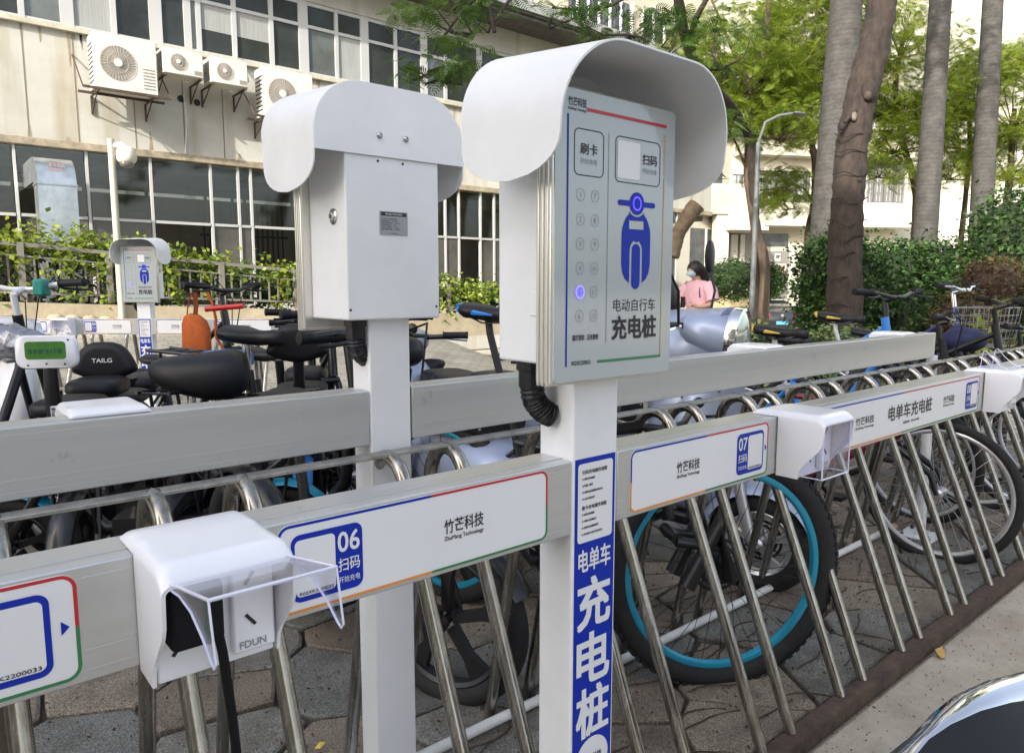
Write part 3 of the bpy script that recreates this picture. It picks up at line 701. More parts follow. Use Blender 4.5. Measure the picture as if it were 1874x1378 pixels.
# ================================================================== vehicles
TYRE = mat('tyre_rubber', (.013, .013, .014), .8, var=.3, scale=30, bump=.3, bscale=150)
PAINTK = mat('black_frame_paint', (.009, .009, .011), .35, coat=.2)
ALLOYS = mat('silver_alloy', (.6, .6, .62), .3, .7); ALLOYK = mat('dark_alloy', (.025, .025, .028), .4, .5)
SILV = mat('silver_blue_paint', (.36, .41, .55), .42, .35, coat=.3, var=.08, scale=4)
WPAINT = mat('white_scooter_paint', (.72, .72, .74), .25, coat=.7)
TEAL = mat('teal_blue_anodised', (.02, .32, .5), .3, .35, coat=.5)
BLUEP = mat('bright_blue_paint', (.02, .2, .62), .3, coat=.6); YTIP = mat('yellow_trim', (.62, .45, .06), .45); REDP = mat('red_plastic', (.5, .02, .02), .35, coat=.4)
def spokes(c, R, r, n, wd=.03, ax=(0, 1, 0)):
    m_ = MB()
    for i in range(n):
        a = 2*math.pi*i/n; b = a+(.35 if i % 2 else -.35); sy = wd*(1 if (i//2) % 2 else -1)
        m_.tube([(c[0]+r*math.cos(b), c[1]+sy, c[2]+r*math.sin(b)), (c[0]+R*math.cos(a), c[1], c[2]+R*math.sin(a))], .0011, 4)
    return m_
def wheel(root, c, R, tr, rimM, style='spoke', M=None, knob=False, disc=False, label=None, rimw=.011):
    M = M or Matrix(); c = Vector(c); Rr = R-tr*1.7
    m_ = MB().ring(c, (0, 1, 0), Rr-.010 if style == 'spoke' else Rr-.006, max(rimw, .013) if style == 'spoke' else rimw, 56, 8, flat=.9 if style == 'spoke' else 1.6)
    m_.lathe(c-Vector((0, .045, 0)), (0, 1, 0), [(.012, 0), (.024, .01), (.016, .02), (.016, .07), (.024, .08), (.012, .09)], 14)
    if style == 'alloy':
        for i in range(5):
            a = 2*math.pi*i/5+.3; p = lambda r, da, y: (c.x+r*math.cos(a+da), c.y+y, c.z+r*math.sin(a+da))
            m_.rings([[p(.03, -.5, -.016), p(.03, .5, -.016), p(.03, .5, .016), p(.03, -.5, .016)], [p(Rr*.6, -.12, -.012), p(Rr*.6, .14, -.012), p(Rr*.6, .14, .012), p(Rr*.6, -.12, .012)], [p(Rr, -.16, -.01), p(Rr, .24, -.01), p(Rr, .24, .01), p(Rr, -.16, .01)]])
    if style == 'spoke' and tr > .025: m_ = MB().ring(c, (0, 1, 0), Rr-.012, .017, 64, 8, flat=.85)
    wo = part('wheel', m_.xf(M), rimM, root, label=label)
    if style == 'spoke' and tr > .025: part('hub', MB().lathe(c-Vector((0, .05, 0)), (0, 1, 0), [(.012, 0), (.032, .01), (.022, .025), (.022, .075), (.032, .09), (.012, .1)], 16).xf(M), BPL, wo)
    m_ = MB().ring(c, (0, 1, 0), R-tr, tr, 64, 12, flat=.95)
    if knob:
        for i in range(76):
            a = 2*math.pi*i/76
            for j, (dy, rr_) in enumerate(((-.019, .004), (-.0075, .0), (.0075, 0), (.019, .004))):
                b = a+(.04 if j % 2 else 0); e = Vector((math.cos(b), 0, math.sin(b))); t_ = Vector((-math.sin(b), 0, math.cos(b)))
                m_.obox(c+e*(R-.0005-rr_)+Vector((0, dy, 0)), e*.0045, t_*.0085, Vector((0, .0048, 0)))
    part('tyre', m_.xf(M), TYRE, wo)
    if style == 'spoke':
        part('spokes', spokes(c, Rr-.012, .02, 32).xf(M), ALLOYS if rimM != TEAL else ALLOYK, wo, smooth=0, kind='stuff')
    if disc:
        d_ = MB()
        for r_ in (.082, .062): d_.ring(c+Vector((0, .034, 0)), (0, 1, 0), r_, .0055, 40, 4, flat=.25)
        for i in range(6):
            a = i*math.pi/3; d_.bar((c.x+.018*math.cos(a), .034, c.z+.018*math.sin(a)), (c.x+.08*math.cos(a+.5), .034, c.z+.08*math.sin(a+.5)), .006, .002, up=(0, 1, 0))
        part('brake_disc', d_.xf(M), ALLOYK, wo)
    return wo
def saddle_mesh(c, L=.27, W=.15, nose=.035, th=.035, up=.012):
    S = []; n = 14
    for i in range(13):
        t = i/12; x = c[0]-L*.45+L*t; wd = (W*.5)*(1-sm(.18, .72, t))+nose*.5*sm(.18, .72, t); wd *= math.sqrt(max(.05, 1-(2*max(0, t-.88)/.24)**2))*(math.sqrt(max(.1, 1-((.12-t)/.14)**2)) if t < .12 else 1)
        zc = c[2]+up*(math.cos(t*math.pi*1.6)*.9)-(.012 if t > .9 else 0)
        S.append([(x, c[1]+wd*math.cos(2*math.pi*k/n), zc+(th*.5 if math.sin(2*math.pi*k/n) > 0 else th*(.5+.25*(1-t)))*math.sin(2*math.pi*k/n)*(.85+.15*abs(math.cos(2*math.pi*k/n)))) for k in range(n)])
    return MB().rings(S)
def pad_mesh(c, L, W, H, p=.55): return MB().ell(c, L/2, W/2, H/2, 24, 12, p)
def steerM(px, ang): return Matrix.Translation((px, 0, 0)) @ Matrix.Rotation(R_(ang), 4, 'Z') @ Matrix.Translation((-px, 0, 0))

def bicycle(label, loc, yaw, frameM=PAINTK, rimM=ALLOYS, R=.34, wb=1.08, hs=.98, hh=1.03, steer=0, tip=None, knob=False, disc=False, basket=False, gripM=RUB, forkM=None, fender=None, tyr=.02, barw=.6, saddleM=LEATH, name='bicycle', group='bicycles and e-bikes parked in the racks', front_lean=0, barM=None, rack_=False, hst=None, fatfork=False, cables=True, gr=1.0):
    root = thing(name, label, 'bicycle', loc, R_(yaw), group)
    xr, xf = -wb*.48, wb*.52; hx, hz = xf-.22, hh-.12; M = steerM(xf-.08, steer)
    wheel(root, (xr, 0, R), R, tyr, rimM); wheel(root, (xf, 0, R), R, tyr, rimM, M=M, knob=knob, disc=disc)
    f = MB(); bb = (-.07, 0, .29); st = (-.07-(hs-.32)*.27, 0, hs-.10); seat_t = (-.07-.42*.27, 0, .70)
    f.tube([bb, seat_t], .016, 10); f.tube([bb, (hx+.03, 0, hz-.16)], .021, 10); f.tube([seat_t, (hx+.01, 0, hz-.05)], .016, 10); f.tube([(hx+.035, 0, hz-.19), (hx-.005, 0, hz)], .021, 12)
    for s in (-1, 1):
        f.tube([(bb[0], s*.03, bb[2]), (xr, s*.055, R)], .009, 8); f.tube([(seat_t[0], s*.012, seat_t[2]-.03), (xr, s*.055, R)], .008, 8)
    part('frame', f, frameM, root)
    part('seat_post', MB().tube([seat_t, st, (st[0]-.008, 0, hs-.045)], .0135, 10), ALLOYK if frameM == PAINTK else ALLOYS, root)
    so_ = part('saddle', saddle_mesh((st[0]+.02, 0, hs-.02), W=.165, th=.055, L=.29), saddleM, root, smooth=60)
    if tip:
        tm = MB().tube([(st[0]-.10, -.05, hs-.008), (st[0]-.118, -.02, hs-.005), (st[0]-.118, .02, hs-.005), (st[0]-.10, .05, hs-.008)], .014, 8, flat=1.5); tm.tube([(st[0]-.10, -.06, hs-.012), (st[0]-.02, -.066, hs-.022), (st[0]+.05, -.05, hs-.03)], [.013, .010, .003], 6)
        part('saddle_trim', tm, tip, so_)
    rl = MB()
    for s in (-1, 1): rl.tube([(st[0]-.07, s*.03, hs-.04), (st[0]-.02, s*.022, hs-.06), (st[0]+.06, s*.02, hs-.058), (st[0]+.13, s*.008, hs-.04)], .0035, 6)
    part('saddle_rails', rl, BOLT, so_)
    fk = MB()
    for s in (-1, 1): fk.tube([(hx+.045, s*.045, hz-.22), (xf-.03, s*.055, R+.09), (xf, s*.055, R)], [.017, .015, .01], 10)
    fk.tube([(hx+.045, -.05, hz-.21), (hx+.045, .05, hz-.21)], .018, 10)
    if fatfork:
        for s in (-1, 1): fk.tube([(hx+.08, s*.055, hz-.36), (xf-.05, s*.062, R+.16), (xf, s*.062, R-.01)], [.026, .028, .024], 12)
    part('fork', fk.xf(M), forkM or PAINTK, root)
    if hst is not None: M = steerM(xf-.08, hst)
    hb = MB(); b = barw/2
    hb.tube([(hx-.005, 0, hz), (hx-.02, 0, hh-.03)], .014, 10); hb.tube([(hx-.02, 0, hh-.03), (hx+.05, 0, hh-.01)], .014, 10)
    hb.tube([(hx+.0, -b, hh+.02), (hx+.03, -b*.5, hh+.01), (hx+.05, -.06, hh-.01), (hx+.05, .06, hh-.01), (hx+.03, b*.5, hh+.01), (hx, b, hh+.02)], .0115, 10)
    ho = part('handlebar', hb.xf(M), barM or PAINTK, root)
    for s in (-1, 1):
        part('grip', MB().lathe((hx-.003, s*b, hh+.021), (.19, -s*1, -.05), [(.012, -.002), (.019, 0), (.019, .006), (.0172, .01), (.0172, .11), (.02, .113), (.02, .12)], 12).xf(M), gripM, ho)
        part('brake_lever', MB().tube([(hx+.025, s*(b-.14), hh+.01), (hx+.06, s*(b-.13), hh-.005), (hx+.075, s*(b-.05), hh-.012), (hx+.07, s*(b-.01), hh-.01)], [.008, .006, .005, .005], 6).xf(M), BPL, ho)
        if not cables: continue
        cb = MB().tube([(hx+.03, s*(b-.15), hh+.01), (hx+.085, s*.12, hh+.05), (hx+.10, s*.03, hh-.05), (hx+.06, s*.01, hz-.16)], .0028, 6)
        part('brake_cable', cb.xf(M), BPL, ho)
    cr = MB().ring((bb[0], .05, bb[2]), (0, 1, 0), .085, .006, 30, 6, flat=.4); cr.cyl((bb[0], .0485, bb[2]), (bb[0], .0515, bb[2]), .083, n=24); cr.cyl((bb[0], -.062, bb[2]), (bb[0], .062, bb[2]), .014, n=10)
    for s in (-1, 1):
        cr.bar((bb[0], s*.06, bb[2]), (bb[0]+s*.12, s*.065, bb[2]-s*.11), .012, .02); cr.obox((bb[0]+s*.12, s*.11, bb[2]-s*.11), (.045, 0, 0), (0, .045, 0), (0, 0, .011))
    part('crank', cr, ALLOYK, root)
    if fender:
        for x, m2 in ((xr, Matrix()), (xf, M)):
            fr_ = MB().rings([[(x+(R+.02+o)*math.cos(R_(a)), yy, R+(R+.02+o)*math.sin(R_(a))) for yy, o in ((-.028, -.012), (-.02, 0), (0, .006), (.02, 0), (.028, -.012), (.02, -.003), (0, .003), (-.02, -.003))] for a in (range(10, 171, 16) if x == xr else range(20, 161, 14))])
            part('mudguard', fr_.xf(m2), fender, root)
    if basket:
        bm = MB(); x0, x1, y0, y1, z0, z1 = hx+.07, hx+.30, -.15, .15, hh-.36, hh-.12
        def loop(z, g):  return [(x0-g*.0, y0-g, z), (x1+g, y0-g, z), (x1+g, y1+g, z), (x0, y1+g, z)]
        for k in range(6): z = z0+(z1-z0)*k/5; bm.tube(loop(z, .02*k/5), .0032 if k in (0, 5) else .0018, 5, closed=True)
        for k in range(7):
            y = y0+(y1-y0)*k/6; e = .02*(k-3)/3
            for xa, xb in ((x0, x0), (x1, x1+.02)): bm.tube([(xa, y, z0), (xb, y+e, z1)], .0018, 5)
            bm.tube([(x0, y, z0), (x1, y, z0)], .0018, 5)
        for k in range(5):
            x = x0+(x1-x0)*k/4
            for ya, yb_ in ((y0, y0-.02), (y1, y1+.02)): bm.tube([(x, ya, z0), (x+.005, yb_, z1)], .0018, 5)
        part('basket', bm.xf(M), mat('dull_wire', (.3, .3, .3), .45, .6), root)
    if rack_:
        rm = MB()
        for s in (-1, 1): rm.tube([(st[0]-.05, s*.05, .76), (xr-.16, s*.06, .76)], .006, 6); rm.tube([(xr-.08, s*.06, .76), (xr, s*.06, R+.02)], .005, 6)
        for k in range(5): rm.tube([(st[0]-.1-k*.07, -.05, .76), (st[0]-.1-k*.07, .05, .76)], .004, 6)
        part('rear_carrier', rm, PAINTK, root)
    return root

def moped(label, loc, yaw, bodyM=PAINTK, rimM=ALLOYK, R=.21, wb=1.05, hs=.78, hh=1.05, steer=0, seat='pad', back=None, backz=None, accent=None, barM=None, grips=True, group='bicycles and e-bikes parked in the racks', plate=False, barw=.52, rear='pad', seatL=.30, name='e_bike', backtext=None, box=None, gripM=RUB, seatM=LEATH, bars=True, backtilt=0, seatH=.13):
    root = thing(name, label, 'electric bicycle', loc, R_(yaw), group)
    xr, xf = -wb*.5, wb*.5; M = steerM(xf-.1, steer); hx = xf-.19
    wheel(root, (xr, 0, R), R, .036, rimM, 'alloy', rimw=.016); wheel(root, (xf, 0, R), R, .036, rimM, 'alloy', M=M, rimw=.016)
    f = MB(); f.tube([(hx+.03, 0, hh-.36), (hx-.03, 0, .42), (hx-.16, 0, .27), (-.12, 0, .25), (xr+.1, 0, .42), (xr-.05, 0, .56)], [.026, .028, .03, .03, .026, .02], 12)
    f.tube([(-.1, 0, .26), (-.18, 0, hs-.16)], .02, 10)
    for s in (-1, 1): f.tube([(-.1, s*.05, .26), (xr, s*.07, R)], .014, 8); f.tube([(xr, s*.075, R), (xr+.08, s*.06, .54)], .016, 8)
    f.box(-.34, .12, -.09, .09, .2, .33)
    part('frame', f, bodyM, root, bev=.0)
    fk = MB()
    for s in (-1, 1): fk.tube([(hx+.05, s*.045, hh-.48), (xf-.02, s*.06, R+.06), (xf, s*.06, R)], [.02, .018, .014], 10)
    fk.tube([(hx+.045, 0, hh-.5), (hx-.01, 0, hh-.1)], .023, 12); fk.box(hx+.015, hx+.08, -.055, .055, hh-.51, hh-.47)
    part('fork', fk.xf(M), bodyM, root)
    for x, m2 in ((xr, Matrix()), (xf, M)):
        fr_ = MB().rings([[(x+(R+.025+o)*math.cos(R_(a)), yy, R+(R+.025+o)*math.sin(R_(a))) for yy, o in ((-.045, -.016), (-.03, 0), (0, .008), (.03, 0), (.045, -.016), (.03, -.004), (0, .004), (-.03, -.004))] for a in range(25, 166, 14)])
        part('mudguard', fr_.xf(m2), accent or bodyM, root)
    part('seat_post', MB().cyl((-.18, 0, hs-.2), (-.19, 0, hs-.03), .017), CHROME, root)
    if seat == 'pad': part('front_seat', pad_mesh((-.17, 0, hs), seatL, .22, .09), seatM, root, smooth=60)
    elif seat == 'saddle': part('saddle', saddle_mesh((-.15, 0, hs), .30, .22, .07, .07), seatM, root, smooth=60)
    elif seat == 'bench': k_ = seatL/.48; part('bench_seat', MB().xf(Matrix()).add(*(lambda q: (q.v, q.f))(shell([(-.22-.25*k_, .05, hs-.02, hs+.05, 0), (-.22-.235*k_, .10, hs-.07, hs+.085, 0), (-.22-.18*k_, .135, hs-.10, hs+.105, 0), (-.22-.06*k_, .142, hs-.105, hs+.095, 0), (-.22+.07*k_, .13, hs-.08, hs+.085, 0), (-.22+.17*k_, .10, hs-.05, hs+.075, 0), (-.22+.225*k_, .065, hs-.02, hs+.06, 0), (-.22+.245*k_, .03, hs+.01, hs+.045, 0)], 24, .85))), seatM, root, smooth=60)
    if rear == 'pad': part('rear_seat', pad_mesh((xr+.02, 0, hs-.03), .30, .24, .07), seatM, root, smooth=60)
    cr = MB()
    for s in (-1, 1): cr.tube([(xr+.2, s*.06, hs-.1), (xr-.17, s*.07, hs-.08)], .008, 8); cr.tube([(xr-.1, s*.06, hs-.09), (xr, s*.07, R+.05)], .007, 8)
    for k in range(4): cr.tube([(xr-.15+k*.09, -.06, hs-.085), (xr-.15+k*.09, .06, hs-.085)], .006, 6)
    part('rear_carrier', cr, PAINTK, root)
    if back:
        bz = backz or hs+.22
        bo = part('backrest', MB().tube([(xr-.10, 0, hs-.05), (xr-.14, 0, hs+.03), (xr-.145, 0, bz)], [.04, .034, .03], 12, flat=.6), BPL, root)
        if back == 'pad':
            H_ = [(0, .086), (.035, .085), (.066, .074), (.09, .052), (.108, .022), (.122, -.012), (.131, -.038), (.127, -.052), (.10, -.066), (.06, -.082), (.03, -.088)]
            P = [(u*1.06, v) for u, v in H_]+[(0, -.09)]+[(-u*1.06, v) for u, v in H_[:0:-1]]
            rg = []
            for t_, sc_ in ((-.038, .62), (-.034, .85), (-.018, .98), (.0, 1.0), (.02, .97), (.035, .82), (.04, .6)):
                rg.append([(xr-.15+t_, u*sc_, bz+v*sc_) for u, v in P])
            pd = part('back_pad', MB().rings(rg), LEATH, bo, smooth=60)
            if backtext:
                k = MB(); text(k, frame((xr-.1885, 0, bz), (0, -1, 0), (0, 0, 1), (-1, 0, 0)), backtext, -.042, .042, -.006, .013, .0012, .015); part('lettering', k, PANEL, bo, smooth=0, recalc=False)
    if plate:
        bz = backz or hs+.2
        bo = part('plate_stem', MB().tube([(xr-.12, 0, hs-.07), (xr-.15, 0, hs+.04), (xr-.15, 0, bz)], [.045, .034, .028], 12, flat=.7), BPL, root)
        F_ = frame((xr-.155, 0, bz), (0, -1, 0), (0, 0, 1), (-1, 0, 0))
        ho_ = part('plate_housing', MB().rings([[F_(u*q, v*q, d_) for u, v in rrect(-.105, .105, -.062, .062, .035, 6)] for q, d_ in ((.85, -.012), (1, 0), (1, .016), (.93, .024))]), WPLAS, bo, smooth=50)
        part('green_plate', flat(MB(), F_, rrect(-.07, .068, -.026, .04, .012), .0247), mat('green_plate', (.035, .15, .02), .4, col2=(.08, .2, .03), scale=30), bo, smooth=0, recalc=False)
        k = MB()
        for i, (a_, b_) in enumerate(((-.058, -.045), (-.04, -.03), (-.025, -.008), (0, .01), (.016, .022), (.028, .034), (.04, .055))): flat(k, F_, [(a_, -.004), (b_, -.004), (b_, .012), (a_, .012)], .0252)
        part('plate_marks', k, mat('dark_green_print', (.01, .09, .05), .4), bo, smooth=0, recalc=False)
        k = MB()
        for u, v in ((-.062, -.048), (.062, -.045), (0, -.043), (.078, .045)): flat(k, F_, [(u+.004*math.cos(a*.785), v+.004*math.sin(a*.785)) for a in range(8)], .0252)
        part('housing_screws', k, BLACKP, bo, smooth=0, recalc=False)
    if bars:
        b = barw/2; hb = MB(); hb.tube([(hx-.01, 0, hh-.12), (hx-.03, 0, hh-.02)], .02, 12)
        hb.tube([(hx-.11, -b, hh), (hx-.07, -b*.6, hh+.01), (hx-.03, -.08, hh-.01), (hx-.03, .08, hh-.01), (hx-.07, b*.6, hh+.01), (hx-.11, b, hh)], .0125, 10)
        ho = part('handlebar', hb.xf(M), barM or PAINTK, root)
        part('headlamp', MB().ell((hx+.05, 0, hh-.05), .05, .055, .045, 16, 10, .8).xf(M), BPL, ho)
        part('display', MB().obox((hx-.03, 0, hh+.015), (.035, 0, .012), (0, .05, 0), (-.004, 0, .012)).xf(M), BPL, ho, bev=.006)
        for s in (-1, 1):
            part('grip', MB().lathe((hx-.115, s*(b+.005), hh), (.35, -s, 0), [(.013, -.002), (.019, 0), (.019, .01), (.017, .014), (.017, .11), (.021, .115), (.021, .15), (.016, .155)], 14).xf(M), gripM, ho)
            part('brake_lever', MB().tube([(hx-.055, s*(b-.15), hh-.005), (hx-.02, s*(b-.13), hh-.012), (hx-.03, s*(b-.03), hh-.02), (hx-.05, s*(b+.0), hh-.02)], [.011, .008, .006, .006], 8).xf(M), BPL, ho)
            part('brake_cable', MB().tube([(hx-.04, s*(b-.14), hh), (hx+.06, s*.1, hh+.03), (hx+.09, s*.03, hh-.1), (hx+.05, s*.02, hh-.3)], .004, 6).xf(M), BPL, ho)
    return root

def shell(rows, n=20, p=.8):     # rows: (x, halfwidth, zlo, zhi) superelliptic sections
    sg = lambda v, e: math.copysign(abs(v)**e, v)
    return MB().rings([[(x+sh*sg(math.sin(2*math.pi*k/n), p), hw_*sg(math.cos(2*math.pi*k/n), p), (a+b)/2+(b-a)/2*sg(math.sin(2*math.pi*k/n), p)) for k in range(n)] for x, hw_, a, b, sh in rows])
def scooter(label, loc, yaw, bodyM, rimM=ALLOYS, steer=0, lamp=True, mirror=True, R=.215, seatM=LEATH, group='bicycles and e-bikes parked in the racks', screen=True, hz=1.02, bag=None, k=1.0, lens=.085, big=False):
    root = thing('electric_scooter', label, 'scooter', loc, R_(yaw), group)
    xr, xf = -.62, .62; M = steerM(.5, steer)
    wheel(root, (xr, 0, R), R, .045, rimM, 'alloy', rimw=.018); wheel(root, (xf, 0, R), R, .045, rimM, 'alloy', M=M, rimw=.018, disc=True)
    part('rear_body', shell([(-.95, .06, .55, .62, 0), (-.85, .13, .48, .68, 0), (-.55, .17, .42, .70, 0), (-.2, .16, .34, .66, 0), (-.05, .13, .28, .6, 0)]), bodyM, root, smooth=60)
    part('footboard', MB().box(-.1, .38, -.14, .14, .26, .32), BPL, root, bev=.02)
    part('front_shield', shell([(.30, .20, .30, .78, .0), (.36, .23, .30, .92, .02), (.42, .21, .32, .98, .02), (.47, .15, .40, .96, .0), (.5, .08, .5, .9, 0)]), bodyM, root, smooth=60)
    part('mudguard', MB().rings([[(xf+(R+.03+o)*math.cos(R_(a)), yy, R+(R+.03+o)*math.sin(R_(a))) for yy, o in ((-.065, -.03), (-.045, 0), (0, .012), (.045, 0), (.065, -.03), (.045, -.006), (0, .006), (-.045, -.006))] for a in range(20, 171, 12)]).xf(M), bodyM, root, smooth=60)
    fk = MB()
    for s in (-1, 1): fk.tube([(.5, s*.06, .62), (xf-.02, s*.08, R+.05), (xf, s*.08, R)], [.022, .024, .018], 10)
    part('fork', fk.xf(M), ALLOYS, root)
    hd = part('handlebar_cowl', shell([(.28, .10, hz-.04, hz+.05, 0), (.33, .16, hz-.07, hz+.08, 0), (.42, .15, hz-.11, hz+.08, 0), (.50, .11, hz-.12, hz+.05, 0)]).xf(M), bodyM, root, smooth=60)
    if big:
        part('headlamp_nacelle', MB().rings([[(x, w_*math.cos(2*math.pi*i/28), zc+h_*math.sin(2*math.pi*i/28)) for i in range(28)] for x, w_, zc, h_ in ((.06, .06, hz-.02, .05), (.10, .15, hz-.05, .12), (.22, .20, hz-.11, .19), (.36, .175, hz-.08, .165), (.47, .13, hz-.035, .13))]), bodyM, root, smooth=70)
        part('apron', shell([(.16, .13, .5, 1.0, 0), (.24, .19, .42, 1.02, 0), (.34, .20, .36, .98, 0), (.42, .16, .36, .92, 0), (.47, .09, .42, .85, 0)]), bodyM, root, smooth=70)
        part('visor', MB().ell((.13, .02, hz+.13), .045, .10, .085, 16, 10, .9), BPL, root, smooth=60)
        part('apron_cable', MB().tube([(.2, .16, hz+.02), (.16, .215, hz-.1), (.2, .225, .8), (.26, .215, .6)], .007, 8), BPL, root)
    if lamp:
        part('headlight', MB().lathe((.46, 0, hz-.03), (1, 0, -.08), [(lens+.012, .02), (lens+.014, .035), (lens+.010, .062), (lens, .066), (lens*.9, .058)], 28).xf(M), CHROME, root)
        part('lens', MB().lathe((.5, 0, hz-.035), (1, 0, -.08), [(lens*.98, 0), (lens*.97, .02), (lens*.7, .035), (lens*.3, .042), (0.001, .044)], 28).xf(M), mat('lamp_glass', (.5, .55, .45), .06, .4, coat=1), root)
    for s in (-1, 1):
        part('bar', MB().tube([(.33, s*.1, hz+.02), (.24, s*.3, hz+.03)], .013, 10).xf(M), PAINTK, hd)
        part('grip', MB().lathe((.225, s*.335, hz+.032), (.38, -s, 0), [(.016, 0), (.02, .003), (.018, .02), (.018, .12), (.022, .13)], 14).xf(M), RUB, hd)
        part('brake_lever', MB().tube([(.33, s*.2, hz+.02), (.31, s*.3, hz+.005), (.29, s*.36, hz)], .006, 6).xf(M), CHROME, hd)
        if mirror:
            mm = MB().tube([(.32, s*.2, hz+.03), (.33, s*.24, hz+.16), (.3, s*.27, hz+.24)], .006, 8); mm.ell((.29, s*.28, hz+.31), .018, .045, .075, 16, 10, .9)
            part('mirror', mm.xf(M), BPL, root)
    if screen: part('windscreen', MB().rings([[(.40, y_, hz+.04) for y_ in (-.13, -.06, 0, .06, .13)]+[(.405, y_, hz+.04) for y_ in (.13, .06, 0, -.06, -.13)], [(.30, y_, hz+.11) for y_ in (-.11, -.05, 0, .05, .11)]+[(.305, y_, hz+.11) for y_ in (.11, .05, 0, -.05, -.11)], [(.22, y_, hz+.17) for y_ in (-.06, -.03, 0, .03, .06)]+[(.224, y_, hz+.17) for y_ in (.05, .03, 0, -.03, -.05)]]).xf(M), BPL, root)
    part('seat', shell([(-.78, .12, .70, .79, 0), (-.7, .16, .69, .83, 0), (-.45, .16, .68, .82, 0), (-.15, .14, .66, .78, 0), (-.02, .09, .64, .74, 0)]), seatM, root, smooth=60)
    part('tail_lamp', MB().ell((-.94, 0, .6), .03, .08, .03), REDP, root)
    return root

def off(target, local, yaw):     # root position so that a local point lands on the target (x, y)
    a = R_(yaw); c, s = math.cos(a), math.sin(a); return (target[0]-(local[0]*c-local[1]*s), target[1]-(local[0]*s+local[1]*c), 0)

# blue-rimmed mountain bike: front wheel turned inside the rack
yaw = -77
bicycle('mountain bike with bright blue rims, knobbly tyres and a tall black and blue saddle', off((.965, 1.04), (0, 0), yaw), yaw, rimM=TEAL, R=.385, wb=1.16, hs=1.19, hh=.84, steer=47, hst=0, tip=BLUEP, knob=True, disc=True, tyr=.033, fatfork=True, cables=False, barw=.62, forkM=PAINTK)
# silver scooter with round headlamp
scooter('silver-blue scooter with a big round headlamp, behind the right rear rail', off((1.86, .80), (.62, 0), -86), -86, SILV, steer=14, hz=1.085, lens=.115, big=True, screen=False)
scooter('silver scooter with long black seat between the two near charging posts', off((1.02, 1.68), (-.45, 0), 78), 78, SILV, rimM=ALLOYK, hz=.98, lamp=True, mirror=False, screen=False)
B_ = lambda x, y, Y: aty(x, y, Y)
p_ = B_(1432, 606, 1.25); bicycle('bicycle with the nearer yellow-tailed black saddle, beside the white socket top', off((p_.x, p_.y), (-.23, 0), -88), -88, frameM=mat('red_frame_paint', (.2, .015, .02), .3, coat=.5), hs=1.05, hh=.86, tip=YTIP, steer=4, R=.33, cables=False)
bicycle('blue bicycle with big black grips, in front of the dark hedge', off((3.36, .93), (.39, 0), -90), -90, frameM=BLUEP, hs=.97, hh=1.215, steer=-8, R=.33, barw=.62)
p_ = B_(1745, 560, 1.05); bicycle('chrome-stemmed bicycle with a wire basket, last in the near rack', off((p_.x, p_.y), (.33, 0), -96), -96, frameM=mat('navy_frame_paint', (.02, .03, .14), .3, coat=.5), hs=.95, hh=1.25, basket=True, R=.34, barM=CHROME, barw=.5)
p_ = B_(1765, 622, .86); tag(part('cloth_bundle', MB().ell((0, 0, 0), .11, .12, .075, 16, 10, .9).ell((.04, .05, .04), .06, .06, .05, 12, 8), mat('navy_cloth', (.025, .03, .09), .8, bump=.6, bscale=30, var=.3, scale=12), None, smooth=60, org=(p_.x, p_.y, p_.z)), 'navy cloth bundle lying in the wire bicycle basket', 'cloth')
bicycle('dark bicycle partly cut off by the right edge, standing in the rack', (4.75, 1.05, 0), -92, hs=.9, hh=1.0, R=.35)
p_ = B_(1535, 588, 1.46); bicycle('grey bicycle with the farther yellow-tailed black saddle', off((p_.x, p_.y), (-.26, 0), -88), -88, frameM=ALLOYK, hs=1.09, hh=1.08, tip=YTIP, R=.33, steer=10)
bicycle('dark bicycle between the blue one and the basket one', (4.02, 1.0, 0), -84, hs=.92, hh=1.17, R=.33, steer=30, gripM=RUB)
# dark fat-tyred e-bike left of the rear post
moped('black fat-tyred e-bike with a front wheel showing beside the rear post', off((.41, .98), (.525, 0), -80), -80, R=.27, hs=.86, hh=1.12, seat='saddle', steer=12, rear=None, wb=1.1)
m_b = moped('dark e-bike with thick black grip and two-part padded seat', off((.35, 2.0), (.2, -.30), -60), -60, hs=1.05, hh=1.15, seat='saddle', rear=None, steer=-10)
moped('e-bike whose low black backrest carries a white bird mark, with red reflectors', off((.62, 2.40), (-.67, 0), 62), 62, hs=.80, hh=1.0, back='pad', backz=1.01, accent=BLUEP, bars=False)
moped('e-bike with a large rounded black seat above the left rear rail, teal frame accents', off((.17, 2.36), (-.22, 0), 150), 150, hs=.90, hh=.95, seat='bench', seatL=.37, seatH=.2, rear=None, accent=TEAL, bars=False)
moped('e-bike with a dark-blue backrest lettered in white', off((-.05, 3.0), (-.67, 0), 62), 62, hs=.76, hh=.93, back='pad', backz=.925, backtext='TAILG', bars=False)
moped('e-bike with a white plate housing and green plate on a black stem', off((-.34, 2.44), (-.67, 0), 62), 62, hs=.82, hh=.9, plate=True, backz=1.02, bars=False)
ws = scooter('white scooter wrapped in clear film at the left edge', off((-.40, 3.55), (.36, 0), 14), 14, WPAINT, hz=1.04, mirror=False, screen=False)
bb_ = bicycle('bicycle with swept white handlebar and teal clamp at the left edge', off((-.36, 3.05), (.35, 0), 50), 50, hs=.9, hh=1.26, R=.33, barM=WPAINT, frameM=ALLOYK)
part('handlebar_clamp', MB().box(-.03, .03, -.025, .025, -.04, .035), mat('teal_plastic', (.01, .22, .19), .35), bb_, bev=.01, org=(.36, -.1, 1.26))
ob = bicycle('black bicycle with a red crossbar grip and orange bag hung on its bar', off((.60, 3.32), (.33, 0), -68), -68, hs=.85, hh=1.25, R=.3, barw=.5, rack_=True)
